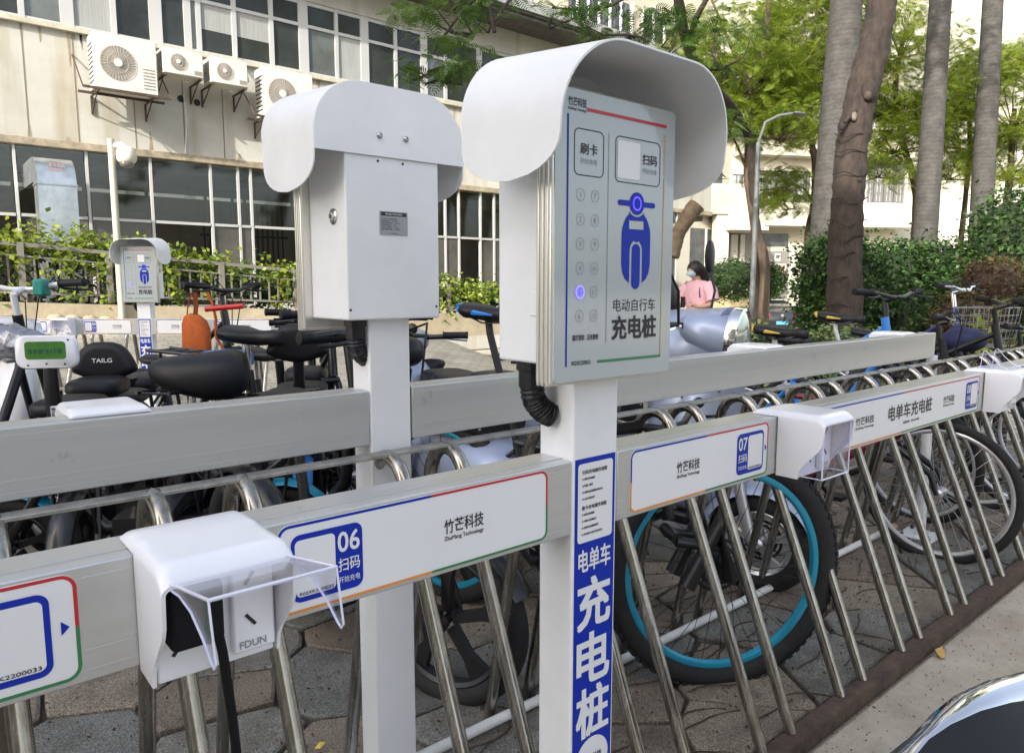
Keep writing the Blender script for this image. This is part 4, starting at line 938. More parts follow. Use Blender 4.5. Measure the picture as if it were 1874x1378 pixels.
def toloc(root, p): return Matrix.Rotation(-root.rotation_euler.z, 4, 'Z') @ (Vector(p)-root.location)
part('crossbar_grip', MB().cyl(toloc(ob, at(376, 566, 3.75)), toloc(ob, at(446, 560, 3.75)), .014), REDP, ob)
# dark helmets / extra seats in the gap behind the posts
moped('black e-bike standing behind the nearest post, its seat under the blue saddle', off((1.28, 1.75), (-.17, 0), -95), -95, hs=.84, hh=1.0, rear='pad')
moped('dark e-bike in the distance with a blue and grey seat pad', off((.37, 2.62), (-.17, 0), 40), 40, hs=.93, hh=.98, seatM=mat('blue_grey_pad', (.05, .2, .5), .5), rear=None, bars=False, seatL=.19)
moped('black e-bike deep between the two near posts, headlamp away from us', (1.42, 2.75, 0), 82, hs=.84, hh=1.08, rear='pad', seat='saddle')
bicycle('dark bicycle with upright bars deep between the two near posts', (1.0, 3.0, 0), -104, hs=.92, hh=1.12, R=.33, steer=15)
moped('dark step-through e-bike parked nearest the far rail behind the rear post', (.95, 3.45, 0), -70, hs=.86, hh=1.06, rear=None, seat='saddle', steer=-20)
# orange bag
def bag():
    root = thing('shoulder_bag', 'orange fabric bag hanging from the black handlebar', 'bag', (0, 0, 0))
    O = at(357, 600, 3.86); fr = frame(O, RT, (0, 0, 1))
    S = 3.86/F_PX
    ORG = mat('orange_fabric', (.5, .11, .02), .8, var=.2, scale=25, bump=.3, bscale=300)
    body = [(-24, -56), (-22, 8), (-17, 22), (-6, 27), (8, 24), (20, 14), (26, -2), (27, -56)]
    rg = []
    for d_, q in ((-.03, .8), (-.02, .97), (0, 1), (.02, .97), (.03, .8)): rg.append([fr(u*S*q, (v+15)*S*q-15*S, d_) for u, v in body])
    part('bag_body', MB().rings(rg), ORG, root, smooth=50)
    st_ = MB()
    st_.tube([fr(-14*S, 20*S), fr(-10*S, 45*S, .0), fr(-3*S, 64*S)], .006, 8, flat=.4); st_.tube([fr(2*S, 24*S), fr(4*S, 40*S), fr(3*S, 64*S)], .024, 8, flat=.25)
    part('strap', st_, ORG, root)
    cl = MB().tube([fr(28*S, 65*S, .02), fr(38*S, 45*S, .03), fr(42*S, 15*S, .02), fr(40*S, -15*S, .02), fr(50*S, -40*S)], .008, 8); part('cord', cl, ORG, root)
bag()
# clear film bag on the white scooter
def filmbag():
    O = at(30, 632, 2.9); fr = frame(O, RT, (0, 0, 1)); m_ = MB(); R2 = []
    for i in range(15):
        t = i/14; rr_ = .05+.025*math.sin(t*math.pi)
        R2.append([fr(-.17+.30*t, .03-.045*t+rr_*math.sin(2*math.pi*k/16)*(1+.25*mnoise.noise(Vector((t*6, k*.9, 1)))), rr_*math.cos(2*math.pi*k/16)*(1+.3*mnoise.noise(Vector((t*7, k*.8, 5))))) for k in range(16)])
    m_.rings(R2)
    tag(part('plastic_film', m_, mat('crinkled_film', (.25, .26, .3), .12, .3, coat=1, var=.5, scale=20, bump=1, bscale=50), None, smooth=30), 'crinkled clear film wrapped over the white scooter handlebar', 'plastic film')
filmbag()
# foreground scooter: chrome-edged fender at the lower right corner
def fore():
    root = thing('parked_scooter', 'black scooter with chrome-edged front cowl cut off by the lower right corner', 'scooter', (0, 0, 0))
    A = [(1600, 1400), (1655, 1360), (1700, 1310), (1745, 1273), (1800, 1247), (1874, 1228), (1960, 1222)]
    B = [(1660, 1400), (1700, 1352), (1740, 1325), (1795, 1300), (1850, 1285), (1900, 1278), (1960, 1274)]
    D = [1.08, 1.1, 1.12, 1.14, 1.17, 1.2, 1.24]
    Rg = []
    for (a, b, t) in zip(A, B, D):
        p0 = at(*a, t+.02); p1 = at(*b, t-.035); mid = (p0+p1)/2+Vector((-.004, -.004, .012)); bk = (p0+p1)/2+Vector((.01, .01, -.012))
        Rg.append([p0, (p0*2+mid)/3+Vector((0, 0, .006)), mid, (p1*2+mid)/3+Vector((-.002, -.002, .003)), p1, bk])
    part('chrome_trim', MB().rings(Rg), CHROME, root, smooth=70)
    Rk = []
    for (b, t) in zip(B, D):
        p1 = at(*b, t-.033); Rk.append([p1, p1+Vector((-.03, -.05, -.06)), p1+Vector((-.03, -.09, -.16)), p1+Vector((0, -.08, -.30)), p1+Vector((.08, 0, -.34)), p1+Vector((.08, .03, -.05))])
    part('front_cowl', MB().rings(Rk), mat('satin_black_cowl', (.008, .009, .012), .45, spec=.3), root, smooth=70)
    c = at(1900, 1300, 1.35)
    wheel(root, (c.x+.12, c.y+.02, .22), .22, .045, ALLOYK, 'alloy', rimw=.016)
    part('fork', MB().tube([(c.x+.12, c.y-.07, .22), (c.x+.12, c.y-.05, .55)], .02, 10), PAINTK, root)
fore()

# ================================================================== vegetation helpers
def arr_mesh(name, V, F4, material, loc=None):
    me = bpy.data.meshes.new(name); nv, nf = len(V), len(F4)
    me.vertices.add(nv); me.vertices.foreach_set('co', np.asarray(V, np.float32).ravel())
    k = F4.shape[1]; me.loops.add(nf*k); me.loops.foreach_set('vertex_index', F4.astype(np.int32).ravel())
    me.polygons.add(nf); me.polygons.foreach_set('loop_start', np.arange(0, nf*k, k, dtype=np.int32)); me.update(calc_edges=True); me.validate()
    me.materials.append(material); return me
def rotm(az, el, ro):
    ca, sa, ce, se, cr, sr = np.cos(az), np.sin(az), np.cos(el), np.sin(el), np.cos(ro), np.sin(ro)
    X_ = np.stack([ca*ce, sa*ce, se], -1); Y0 = np.stack([-sa, ca, 0*sa], -1); Z0 = np.cross(X_, Y0)
    Y_ = Y0*cr[:, None]+Z0*sr[:, None]; Z_ = np.cross(X_, Y_); return X_, Y_, Z_
def leaves(P, size, rng, droop=.2, ratio=.5, up=None):
    n = len(P); az = rng.uniform(0, 2*np.pi, n); el = rng.normal(-droop, .5, n); ro = rng.normal(0, .7, n)
    X_, Y_, Z_ = rotm(az, el, ro); s = size*rng.uniform(.6, 1.3, n)[:, None]
    tpl = np.array([(0, 0, 0), (.45, .5*ratio*2*.5, .06), (1, 0, -.08), (.45, -.5*ratio*2*.5, .06)])
    V = (P[:, None, :]+s[:, None]*(tpl[None, :, 0:1]*X_[:, None]+tpl[None, :, 1:2]*Y_[:, None]+tpl[None, :, 2:3]*Z_[:, None])).reshape(-1, 3)
    return V, np.arange(n*4).reshape(n, 4)
def fronds(P, size, rng, droop=.25, pairs=9):
    n = len(P); az = rng.uniform(0, 2*np.pi, n); el = rng.normal(-droop, .3, n); ro = rng.normal(0, .45, n)
    X_, Y_, Z_ = rotm(az, el, ro); s = size*rng.uniform(.6, 1.25, n)
    T = []; F = []
    for i in range(pairs):
        t = .12+.86*i/(pairs-1); w_ = .30*math.sin(math.pi*min(1, .18+.8*t))**.8
        for sg in (-1, 1):
            b = len(T); dz = -.25*t*t
            T += [(t-.028, 0, dz), (t+.028, 0, dz), (t+.13, sg*w_, dz-.04), (t+.075, sg*w_, dz-.04)]; F.append((b, b+1, b+2, b+3))
    T = np.array(T); F = np.array(F)
    V = P[:, None, :]+s[:, None, None]*(T[None, :, 0:1]*X_[:, None]+T[None, :, 1:2]*Y_[:, None]+T[None, :, 2:3]*Z_[:, None])
    FF = (F[None]+(np.arange(n)*len(T))[:, None, None]).reshape(-1, 4); return V.reshape(-1, 3), FF
def clumps(rng, c, rad, ncl, per, cr, shell_=.5):
    d = rng.normal(size=(ncl, 3)); d /= np.linalg.norm(d, axis=1)[:, None]; r = rng.uniform(shell_, 1, ncl)**.6
    C = np.array(c)+d*r[:, None]*np.array(rad); P = C[:, None]+rng.normal(size=(ncl, per, 3))*cr*rng.uniform(.5, 1.3, ncl)[:, None, None]*np.array([1, 1, .45])
    return P.reshape(-1, 3), C
def branchy(path, r0, r1, n=10, rough=.06, seed=0, res=5):
    P = [Vector(p) for p in path]; Q = []
    for i in range(len(P)-1):
        for k in range(res):
            t = k/res; a = P[max(0, i-1)]; b = P[i]; c = P[i+1]; d = P[min(len(P)-1, i+2)]
            Q.append(.5*((2*b)+(c-a)*t+(2*a-5*b+4*c-d)*t*t+(3*b-a-3*c+d)*t**3))
    Q.append(P[-1]); N = len(Q); rr = []
    for i, q in enumerate(Q): t = i/(N-1); rr.append((r0+(r1-r0)*t)*(1+rough*mnoise.noise(q*2.3+Vector((seed, 0, 0)))))
    m_ = MB().tube(Q, rr, n)
    m_.v = [tuple(Vector(v)+Vector((mnoise.noise(Vector(v)*8), mnoise.noise(Vector(v)*8+Vector((9, 0, 0))), 0))*rough*r0*1.2+Vector((mnoise.noise(Vector(v)*30), mnoise.noise(Vector(v)*30+Vector((9, 0, 0))), 0))*rough*r0*.5) for v in m_.v]
    return m_
BARK = mat('shaded_brown_bark', (.048, .033, .025), .9, col2=(.016, .012, .010), scale=14, bump=1.0, bscale=30, stretch=(1, 1, .35))  # dark brown, darkened further so the colour carries trunk shade
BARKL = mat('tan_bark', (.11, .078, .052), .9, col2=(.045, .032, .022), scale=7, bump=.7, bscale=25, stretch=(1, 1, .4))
def shaded_palm_bark():
    M = mat('shaded_palm_bark', (.062, .058, .053), .85, var=.4, scale=6, bump=.3, bscale=40); n = M.node_tree; b = n.nodes['Principled BSDF']  # grey bark darkened: shade on the trunks put into the base colour
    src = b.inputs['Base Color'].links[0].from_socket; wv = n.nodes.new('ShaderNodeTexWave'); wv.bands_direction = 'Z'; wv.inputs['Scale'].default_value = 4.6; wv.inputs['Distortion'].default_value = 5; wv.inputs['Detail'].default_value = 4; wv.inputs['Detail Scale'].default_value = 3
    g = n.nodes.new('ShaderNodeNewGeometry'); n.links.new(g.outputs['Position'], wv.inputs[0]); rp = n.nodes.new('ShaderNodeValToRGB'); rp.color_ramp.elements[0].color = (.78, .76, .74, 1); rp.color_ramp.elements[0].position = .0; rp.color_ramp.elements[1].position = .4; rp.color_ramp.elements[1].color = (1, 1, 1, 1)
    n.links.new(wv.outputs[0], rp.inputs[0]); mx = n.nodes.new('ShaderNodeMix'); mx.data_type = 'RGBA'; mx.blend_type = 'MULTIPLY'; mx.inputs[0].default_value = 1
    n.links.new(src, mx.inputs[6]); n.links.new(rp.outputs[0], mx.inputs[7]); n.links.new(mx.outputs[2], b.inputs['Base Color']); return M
PALMB = shaded_palm_bark()
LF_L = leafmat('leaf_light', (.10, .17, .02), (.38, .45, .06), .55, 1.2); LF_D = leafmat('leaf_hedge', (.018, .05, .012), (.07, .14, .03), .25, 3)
LF_Y = leafmat('leaf_yellowgreen', (.10, .17, .02), (.36, .42, .05), .4, 5); LF_M = leafmat('leaf_mid', (.03, .08, .015), (.12, .2, .035), .4, 2)
LF_R = leafmat('leaf_reddish', (.07, .035, .02), (.12, .1, .03), .3, 4)
def ztr(x, y): return gz(x, y)

def tree(name, label, trunk, r0, r1, limbs, crowns, bark, leaf, seed, size=.34, group=None, kind='frond', cat='tree'):
    rng = np.random.default_rng(seed); base = Vector(trunk[0]); root = thing(name, label, cat, base, group=group)
    rel = lambda p: Vector(p)-base
    part('trunk', branchy([rel(p) for p in trunk], r0, r1, 32 if r0 > .15 else 16, seed=seed, res=26 if r0 > .15 else 8, rough=.10 if r0 > .15 else .1), bark, root, smooth=60)
    for a, b, c, ra in limbs: part('limb', branchy([rel(a), rel(b), rel(c)], ra, ra*.3, 7, seed=seed+1), bark, root, smooth=60)
    Vs, Fs, o, tw = [], [], 0, MB()
    for c, rad, ncl, per, cr in crowns:
        P, C = clumps(rng, rel(c), rad, ncl, per, cr)
        V, F = (fronds if kind == 'frond' else leaves)(P, size, rng); Vs.append(V); Fs.append(F+o); o += len(V)
        ctr = Vector(rel(c))-Vector((0, 0, rad[2]*.7))
        for q in C[::3]:
            q = Vector(q); md = (q+ctr)/2+Vector((rng.normal(0, .12), rng.normal(0, .12), -.1)); tw.tube([ctr, md, q], [.018, .010, .004], 5)
    part('crown', arr_mesh('crown', np.concatenate(Vs), np.concatenate(Fs), leaf), None, root, smooth=0, kind='stuff')
    if tw.v: part('twigs', tw, bark, root, smooth=60, kind='stuff')
    return root
A = at
# royal palms: bare ringed trunks (crowns far above the picture)
def palm(label, lo, hi, r, seed):
    base = Vector((lo.x, lo.y, ztr(lo.x, lo.y)-.05)); d = (hi-lo)/(hi.z-lo.z); top = base+d*9.5+Vector((0, 0, 0)); root = thing('palm_tree', label, 'palm tree', base, group='tall grey palm trees')
    P = [Vector((0, 0, 0))+d*9.5*k/10 for k in range(11)]
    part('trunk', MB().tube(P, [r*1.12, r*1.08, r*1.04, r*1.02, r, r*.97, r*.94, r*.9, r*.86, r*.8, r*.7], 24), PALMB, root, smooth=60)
    part('crownshaft', MB().tube([P[-1], P[-1]+d*1.3], [r*.75, r*.35], 16), LF_M, root)
    rng = np.random.default_rng(seed); fm = MB()
    for k in range(13):
        a = k*2.4; pts = []
        for i in range(8): t = i/7; pts.append(P[-1]+d*1.3+Vector((math.cos(a), math.sin(a), 0))*2.8*t+Vector((0, 0, 1.3*t-2.3*t*t)))
        fm.tube(pts, [.03, .028, .024, .02, .016, .012, .008, .004], 5)
        for i in range(1, 40):
            t = i/40*7; j = min(6, int(t)); p = pts[j].lerp(pts[j+1], t-j); tg = (pts[j+1]-pts[j]).normalized(); sd = tg.cross(Vector((0, 0, 1))).normalized()
            for s in (-1, 1):
                e = p+sd*s*.6*math.sin(math.pi*min(1, .15+i/44))+tg*.25-Vector((0, 0, .22)); w_ = tg*.025; fm.add([p-w_, p+w_, e], [(0, 1, 2)])
    part('fronds', fm, LF_M, root, smooth=0, kind='stuff')
palm('thick grey palm trunk half hidden behind the dark leaning tree', A(1507, 420, 10), A(1541, 0, 10), .225, 1)
palm('grey palm trunk in the middle, rising behind the hedge', A(1694, 430, 11.5), A(1722, 0, 11.5), .175, 2)
palm('grey palm trunk nearest the right edge', A(1797, 460, 12.5), A(1822, 0, 12.5), .175, 3)
# dark leaning tree
t0 = [A(1545, 640, 8), A(1545, 570, 8), A(1549, 400, 8), A(1562, 250, 8), A(1582, 150, 8), A(1606, 60, 8), A(1622, -60, 8), A(1640, -200, 8)]
t0[0].z = -.05
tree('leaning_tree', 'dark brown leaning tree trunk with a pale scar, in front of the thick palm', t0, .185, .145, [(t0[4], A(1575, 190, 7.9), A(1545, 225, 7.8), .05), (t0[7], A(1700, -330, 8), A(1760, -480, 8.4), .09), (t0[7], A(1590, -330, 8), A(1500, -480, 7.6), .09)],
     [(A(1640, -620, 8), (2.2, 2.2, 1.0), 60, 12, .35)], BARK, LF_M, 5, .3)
lt_ = bpy.data.objects['leaning_tree']; lo_ = Vector(lt_.location)
for nm_, x_, y_, t_, r_, M_ in (('knot', 1590, 168, 7.86, (.10, .08, .13), BARK), ('hollow', 1588, 176, 7.80, (.05, .04, .05), SOIL), ('scar', 1563, 214, 7.83, (.035, .03, .05), mat('pale_scar', (.2, .17, .13), .9, var=.4, scale=20)), ('knot', 1541, 232, 7.83, (.03, .03, .04), BARK), ('knot', 1572, 330, 7.84, (.03, .03, .03), BARK)):
    part(nm_, MB().ell(tuple(A(x_, y_, t_)-lo_), *r_, 14, 9), M_, lt_, smooth=60)
for k_ in range(9):
    y_ = 250+k_*38+10*math.sin(k_*5); xc_ = 1562-(y_-250)*.06; P_ = [A(xc_-34+j*11.3, y_+5*math.sin(j*1.3+k_)-abs(j-3)*1.6, 8-.192*math.sqrt(max(0, 1-((j-3)/3.05)**2))) - lo_ for j in range(7)]
    part('bark_ring', MB().tube(P_, .006, 5), mat('bark_crease', (.018, .013, .010), .95), lt_)
# feathery light-green trees between the palms and the building
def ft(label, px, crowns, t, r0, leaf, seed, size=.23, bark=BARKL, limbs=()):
    tr = [A(x, y, t) for x, y in px]; b = tr[0]; b.z = min(b.z, ztr(b.x, b.y))-.05
    L = [(A(*a, t), A(*b_, t), A(*c, t), ra) for a, b_, c, ra in limbs]
    cr = [(A(x, y, t+dt), (rx, ry, rz), int(n*2.3), int(per*1.35), c_*1.15) for x, y, dt, rx, ry, rz, n, per, c_ in crowns]
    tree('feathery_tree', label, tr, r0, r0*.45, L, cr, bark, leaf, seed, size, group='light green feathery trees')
ft('feathery tree with a twin twisted trunk beside the lamp post', [(1395, 560), (1400, 500), (1384, 420), (1370, 330), (1372, 250), (1385, 180), (1400, 90), (1410, -20)],
   [(1340, 110, 0, 1.3, 1.2, 1.1, 34, 16, .22), (1390, 180, .6, 1.2, 1.2, .7, 30, 16, .2), (1470, 60, 1, 1.2, 1.2, 1.2, 34, 16, .22), (1430, 230, -.3, .9, .9, .35, 16, 14, .18), (1300, 200, -.5, .45, .5, .3, 7, 12, .15)], 13, .10, LF_L, 21,
   limbs=[((1372, 260), (1420, 150), (1470, 60), .06), ((1384, 180), (1340, 90), (1290, -30), .05), ((1372, 330), (1350, 270), (1320, 215), .03)])
ft('feathery tree with a crooked thin trunk left of the thick palm', [(1478, 520), (1480, 440), (1490, 380), (1492, 300), (1484, 250), (1480, 160), (1490, 50)],
   [(1480, 90, 0, 1.5, 1.3, 1.0, 36, 16, .22), (1470, 200, .3, 1.1, 1.1, .55, 22, 16, .2), (1420, 330, -.4, .8, .6, .25, 9, 12, .14), (1440, 372, -.5, .7, .6, .2, 7, 12, .12), (1500, -40, 0, 1.6, 1.4, .8, 24, 16, .22)], 15, .10, LF_L, 22,
   limbs=[((1490, 380), (1470, 345), (1420, 330), .03), ((1484, 250), (1450, 200), (1420, 170), .04), ((1484, 250), (1520, 200), (1550, 150), .04)])
ft('feathery tree filling the gap between the leaning trunk and middle palm', [(1668, 480), (1676, 400), (1672, 330), (1650, 250), (1640, 150), (1660, 40)],
   [(1655, 150, 0, 1.1, 1.1, 1.0, 30, 16, .22), (1640, 240, 0, .9, .9, .6, 22, 16, .18), (1650, 60, .4, 1.1, 1.1, .7, 18, 14, .22), (1610, 300, -.2, .6, .6, .35, 9, 12, .15)], 14, .08, LF_L, 23)
ft('slender feathery tree between the middle and right palms', [(1750, 470), (1768, 350), (1775, 260), (1770, 180), (1768, 100)],
   [(1765, 150, 0, 1.0, 1.0, .8, 24, 16, .2), (1760, 240, 0, .8, .9, .5, 14, 14, .18), (1740, 310, .3, .7, .7, .3, 8, 12, .14)], 15, .06, LF_L, 24)
ft('feathery tree at the right edge beyond the last palm', [(1830, 480), (1842, 380), (1850, 300), (1856, 200)],
   [(1860, 170, 0, 1.0, 1.0, 1.0, 26, 16, .2), (1850, 280, 0, .8, .9, .7, 22, 14, .2), (1835, 110, .5, .6, .8, .4, 9, 12, .16)], 14, .09, LF_L, 25)
# near tree above the eaves (left of centre) with dark arching trunk at x~1260
tr = [A(1396, 470, 13.2), A(1376, 300, 12.8), A(1350, 215, 12), A(1309, 163, 10.8), A(1266, 105, 9.6), A(1243, 10, 8.8), A(1238, -80, 8.6), A(1200, -260, 8.6)]
tr[0].z = 0
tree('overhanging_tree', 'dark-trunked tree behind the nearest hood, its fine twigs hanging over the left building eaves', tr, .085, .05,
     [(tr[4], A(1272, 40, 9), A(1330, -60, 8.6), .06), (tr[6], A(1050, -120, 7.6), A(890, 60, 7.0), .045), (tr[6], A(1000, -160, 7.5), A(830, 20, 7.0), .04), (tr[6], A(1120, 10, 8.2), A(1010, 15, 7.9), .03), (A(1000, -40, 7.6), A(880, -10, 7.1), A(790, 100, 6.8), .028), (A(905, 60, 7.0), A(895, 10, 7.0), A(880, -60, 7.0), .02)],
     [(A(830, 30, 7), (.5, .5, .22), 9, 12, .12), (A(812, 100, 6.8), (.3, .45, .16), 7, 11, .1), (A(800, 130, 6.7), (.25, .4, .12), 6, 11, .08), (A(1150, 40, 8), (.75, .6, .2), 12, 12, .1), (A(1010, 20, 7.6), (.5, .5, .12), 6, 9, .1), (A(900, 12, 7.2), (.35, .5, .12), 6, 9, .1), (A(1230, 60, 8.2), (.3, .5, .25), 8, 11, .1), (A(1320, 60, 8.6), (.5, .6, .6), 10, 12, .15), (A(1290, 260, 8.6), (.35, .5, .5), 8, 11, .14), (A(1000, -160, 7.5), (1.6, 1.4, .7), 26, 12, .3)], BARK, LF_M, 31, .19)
# cut-off tan branch behind the display edge
tag(part('cut_branch', branchy([A(1228, 470, 9), A(1240, 430, 9), A(1262, 392, 9), A(1276, 376, 9)], .095, .088, 20, rough=.2, res=9), mat('sawn_branch', (.2, .145, .09), .9, col2=(.1, .07, .045), scale=12, bump=.8, bscale=30), smooth=60), 'tan sawn-off branch sticking out behind the right side of the nearest display', 'branch')
# hedges
def hedge(label, boxes, leaf, n, size, seed, core=(.02, .035, .012), name='hedge', group=None, cat='hedge'):
    rng = np.random.default_rng(seed); P = []
    c0 = boxes[0][0]; root = thing(name, label, cat, (c0[0], c0[1], ztr(c0[0], c0[1])), group=group); o = np.array(root.location)
    cm = MB()
    for (c, r) in boxes:
        c = np.array(c, float); r = np.array(r, float)
        d = rng.normal(size=(n, 3)); d /= (np.abs(d)**3).sum(1)[:, None]**(1/3)
        P.append(c+d*r*(rng.uniform(.82, 1.06, n)+.22*np.abs(rng.normal(size=n))*(rng.uniform(size=n) < .14))[:, None]*(1+.09*np.sin(d[:, :1]*9+d[:, 2:]*7))+rng.normal(size=(n, 3))*.03-o)
        cm.ell(tuple(c-o), r[0]*.86, r[1]*.86, r[2]*.86, 20, 12, .7)
    P = np.concatenate(P); V, F = leaves(P, size, rng, ratio=.55)
    part('foliage', arr_mesh('foliage', V, F, leaf), None, root, smooth=0, kind='stuff')
    part('inner_twigs', cm, mat('hedge_core_%d' % seed, core, .95, var=.6, scale=12, bump=1, bscale=20), root)
def hb(x, y, t, r): p = A(x, y, t); return ((p.x, p.y, p.z), r)
hedge('tall dense green hedge bush left of the leaning trunk', [hb(1526, 515, 9.2, (.36, .45, .56)), hb(1560, 545, 9.0, (.42, .45, .5)), hb(1530, 600, 9.0, (.3, .4, .34))], LF_D, 5200, .065, 41)
hedge('long dark hedge behind the leaning trunk and middle palm', [hb(1630, 530, 10, (.75, .5, .6)), hb(1720, 530, 10, (.75, .5, .6)), hb(1660, 610, 9.4, (.9, .5, .55)), hb(1790, 560, 9.6, (.8, .5, .62))], LF_D, 6000, .07, 42)
hedge('dark bush filling the lower right background behind the basket', [hb(1860, 470, 9.4, (.55, .5, .8)), hb(1830, 590, 8.6, (.6, .4, .42))], LF_D, 5200, .07, 43)
hedge('reddish brown shrub behind the wire basket', [hb(1815, 540, 8.3, (.45, .3, .4)), hb(1770, 590, 8.2, (.4, .3, .3))], LF_R, 2600, .055, 44, core=(.05, .03, .02), name='shrub', cat='shrub')
hedge('low variegated shrub row behind the silver scooter headlamp', [hb(1355, 640, 7.6, (.38, .4, .26)), hb(1315, 622, 8.2, (.45, .4, .24)), hb(1440, 690, 7.2, (.5, .4, .24)), hb(1540, 660, 7.2, (.5, .4, .3))], leafmat('leaf_variegated', (.04, .09, .02), (.3, .36, .14), .3, 9), 2600, .06, 45, name='shrub', cat='shrub')
hedge('round clipped dark bush far behind the walking woman', [hb(1345, 512, 16, (.7, .6, .42)), hb(1400, 515, 16.4, (.4, .4, .36))], LF_D, 2400, .08, 46, name='shrub', cat='shrub')
# croton / broad-leaved plants
def broad(label, x, y, t, n, L, leaf, seed, spread=.5):
    rng = np.random.default_rng(seed); p = A(x, y, t); root = thing('broadleaf_plant', label, 'plant', (p.x, p.y, 0), group='broad-leaved plants in the bed'); z = p.z
    lm = None
    me_ = MB()
    T = [(0, 0, 0), (.25, .09, .05), (.55, .12, .04), (.85, .07, -.04), (1, 0, -.10), (.85, -.07, -.04), (.55, -.12, .04), (.25, -.09, .05)]
    me_.add([Vector(q)*L for q in T]+[Vector((.5*L, 0, .01*L))], [(0, 1, 8), (1, 2, 8), (2, 3, 8), (3, 4, 8), (4, 5, 8), (5, 6, 8), (6, 7, 8), (7, 0, 8)])
    ms = mesh(me_, 'leaf'); ms.materials.append(leaf)
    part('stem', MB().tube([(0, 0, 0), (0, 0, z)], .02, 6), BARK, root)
    for i in range(n):
        a = i*2.4+rng.uniform(0, .6); e = rng.uniform(.1, 1.0); o_ = part('leaf', ms, None, root, smooth=60)
        o_.location = (rng.normal(0, spread*.25), rng.normal(0, spread*.25), z-.1+rng.uniform(-.2, .12)); o_.rotation_euler = (rng.normal(0, .3), -e, a); o_.scale = [rng.uniform(.7, 1.2)]*3
broad('yellow-green croton plant at the right edge above the rack hoops', 1850, 640, 5.6, 34, .26, LF_Y, 51)
broad('reddish croton plant between the basket and the right edge', 1800, 655, 5.6, 24, .24, leafmat('leaf_croton', (.14, .06, .03), (.25, .26, .04), .35, 7), 52)
broad('yellow-green sprig behind the basket bicycle bars', 1800, 575, 7.4, 9, .28, LF_Y, 53, .2)
broad('low leafy plant under the farther yellow-tailed saddle', 1560, 640, 6.2, 20, .2, LF_M, 54)

# ================================================================== left building
YB = 11.0
WALL = mat('stained_cream_wall', (.50, .49, .445), .85, col2=(.40, .385, .34), scale=1.1, bump=.15, bscale=30, detail=10)
def wall_stain():
    n = WALL.node_tree; b = n.nodes['Principled BSDF']; src = b.inputs['Base Color'].links[0].from_socket
    nz = n.nodes.new('ShaderNodeTexNoise'); nz.inputs['Scale'].default_value = 1.6; nz.inputs['Detail'].default_value = 8
    mp = n.nodes.new('ShaderNodeMapping'); mp.inputs['Scale'].default_value = (1.6, 1, .14); g = n.nodes.new('ShaderNodeNewGeometry')
    n.links.new(g.outputs['Position'], mp.inputs[0]); n.links.new(mp.outputs[0], nz.inputs[0]); rp = n.nodes.new('ShaderNodeValToRGB')
    rp.color_ramp.elements[0].position = .3; rp.color_ramp.elements[0].color = (.72, .65, .52, 1); rp.color_ramp.elements[1].position = .46; rp.color_ramp.elements[1].color = (1, 1, 1, 1)
    n.links.new(nz.outputs['Fac'], rp.inputs[0]); mx = n.nodes.new('ShaderNodeMix'); mx.data_type = 'RGBA'; mx.blend_type = 'MULTIPLY'; mx.inputs[0].default_value = .8
    n.links.new(src, mx.inputs[6]); n.links.new(rp.outputs[0], mx.inputs[7]); n.links.new(mx.outputs[2], b.inputs['Base Color'])
wall_stain()
TRIM = mat('pale_window_frame', (.48, .48, .47), .45, .2); TRIMY = mat('aged_cream_frame', (.46, .43, .34), .6, var=.2, scale=9)
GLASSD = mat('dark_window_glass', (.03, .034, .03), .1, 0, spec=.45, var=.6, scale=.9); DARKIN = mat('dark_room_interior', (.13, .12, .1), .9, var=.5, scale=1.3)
CURT = mat('grey_curtain', (.3, .31, .3), .8, var=.2, scale=12, stretch=(8, 8, .2)); ROOFD = mat('dark_roof_edge', (.09, .085, .08), .8, var=.4, scale=6)
lb = thing('office_building', 'cream stained two-storey building on the left with ribbon windows and air conditioners', 'building', (0, YB, 0))
X0, X1 = -9, 16
part('wall', MB().box(X0, X1, 0, .25, 3.22, 4.66), WALL, lb)
part('upper_wall', MB().box(X0, X1, 0, .25, 5.88, 6.34), WALL, lb)
part('sill', MB().box(X0, X1, -.07, .25, 4.66, 4.73), TRIMY, lb, bev=.006)
part('lower_ledge', MB().box(X0, X1, -.06, .25, 3.12, 3.22), mat('grimy_ledge', (.33, .28, .2), .8, var=.4, scale=7), lb, bev=.006)
part('roof', MB().box(X0, X1, -.75, 6, 6.40, 6.62).box(X0, X1, -.70, 0, 6.33, 6.40), ROOFD, lb, bev=.01)
part('roof_edge', MB().box(X0, X1, -.79, -.75, 6.45, 6.64), mat('grey_gutter', (.28, .28, .28), .6), lb)
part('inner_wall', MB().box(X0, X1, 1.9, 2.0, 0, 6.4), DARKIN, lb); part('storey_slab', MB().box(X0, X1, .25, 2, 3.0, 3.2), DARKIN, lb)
part('back_wall', MB().box(X0, X1, 5.8, 6, 0, 6.4), WALL, lb)
rg_ = random.Random(3)
GR_ = mat('grime', (.17, .14, .10), .95, var=.4, scale=20)
for k in range(46):
    x = rg_.uniform(-1.5, 8); L_ = rg_.uniform(.08, .55); w_ = rg_.uniform(.006, .022); top_ = rg_.random() < .6
    z0, z1 = (4.66-L_, 4.66) if top_ else (3.22, 3.22+L_*.6)
    part('grime_streak', MB().add([(x-w_, -.0035, z1), (x+w_, -.0035, z1), (x+w_*.2, -.0035, z0), (x-w_*.3, -.0035, z0)] if top_ else [(x-w_*2, -.0035, z0), (x+w_*2, -.0035, z0), (x+w_*.4, -.0035, z1), (x-w_*.6, -.0035, z1)], [(0, 1, 2, 3)]), mat('wall_streak', (.31, .265, .19), .95, var=.25, scale=15), lb, smooth=0)
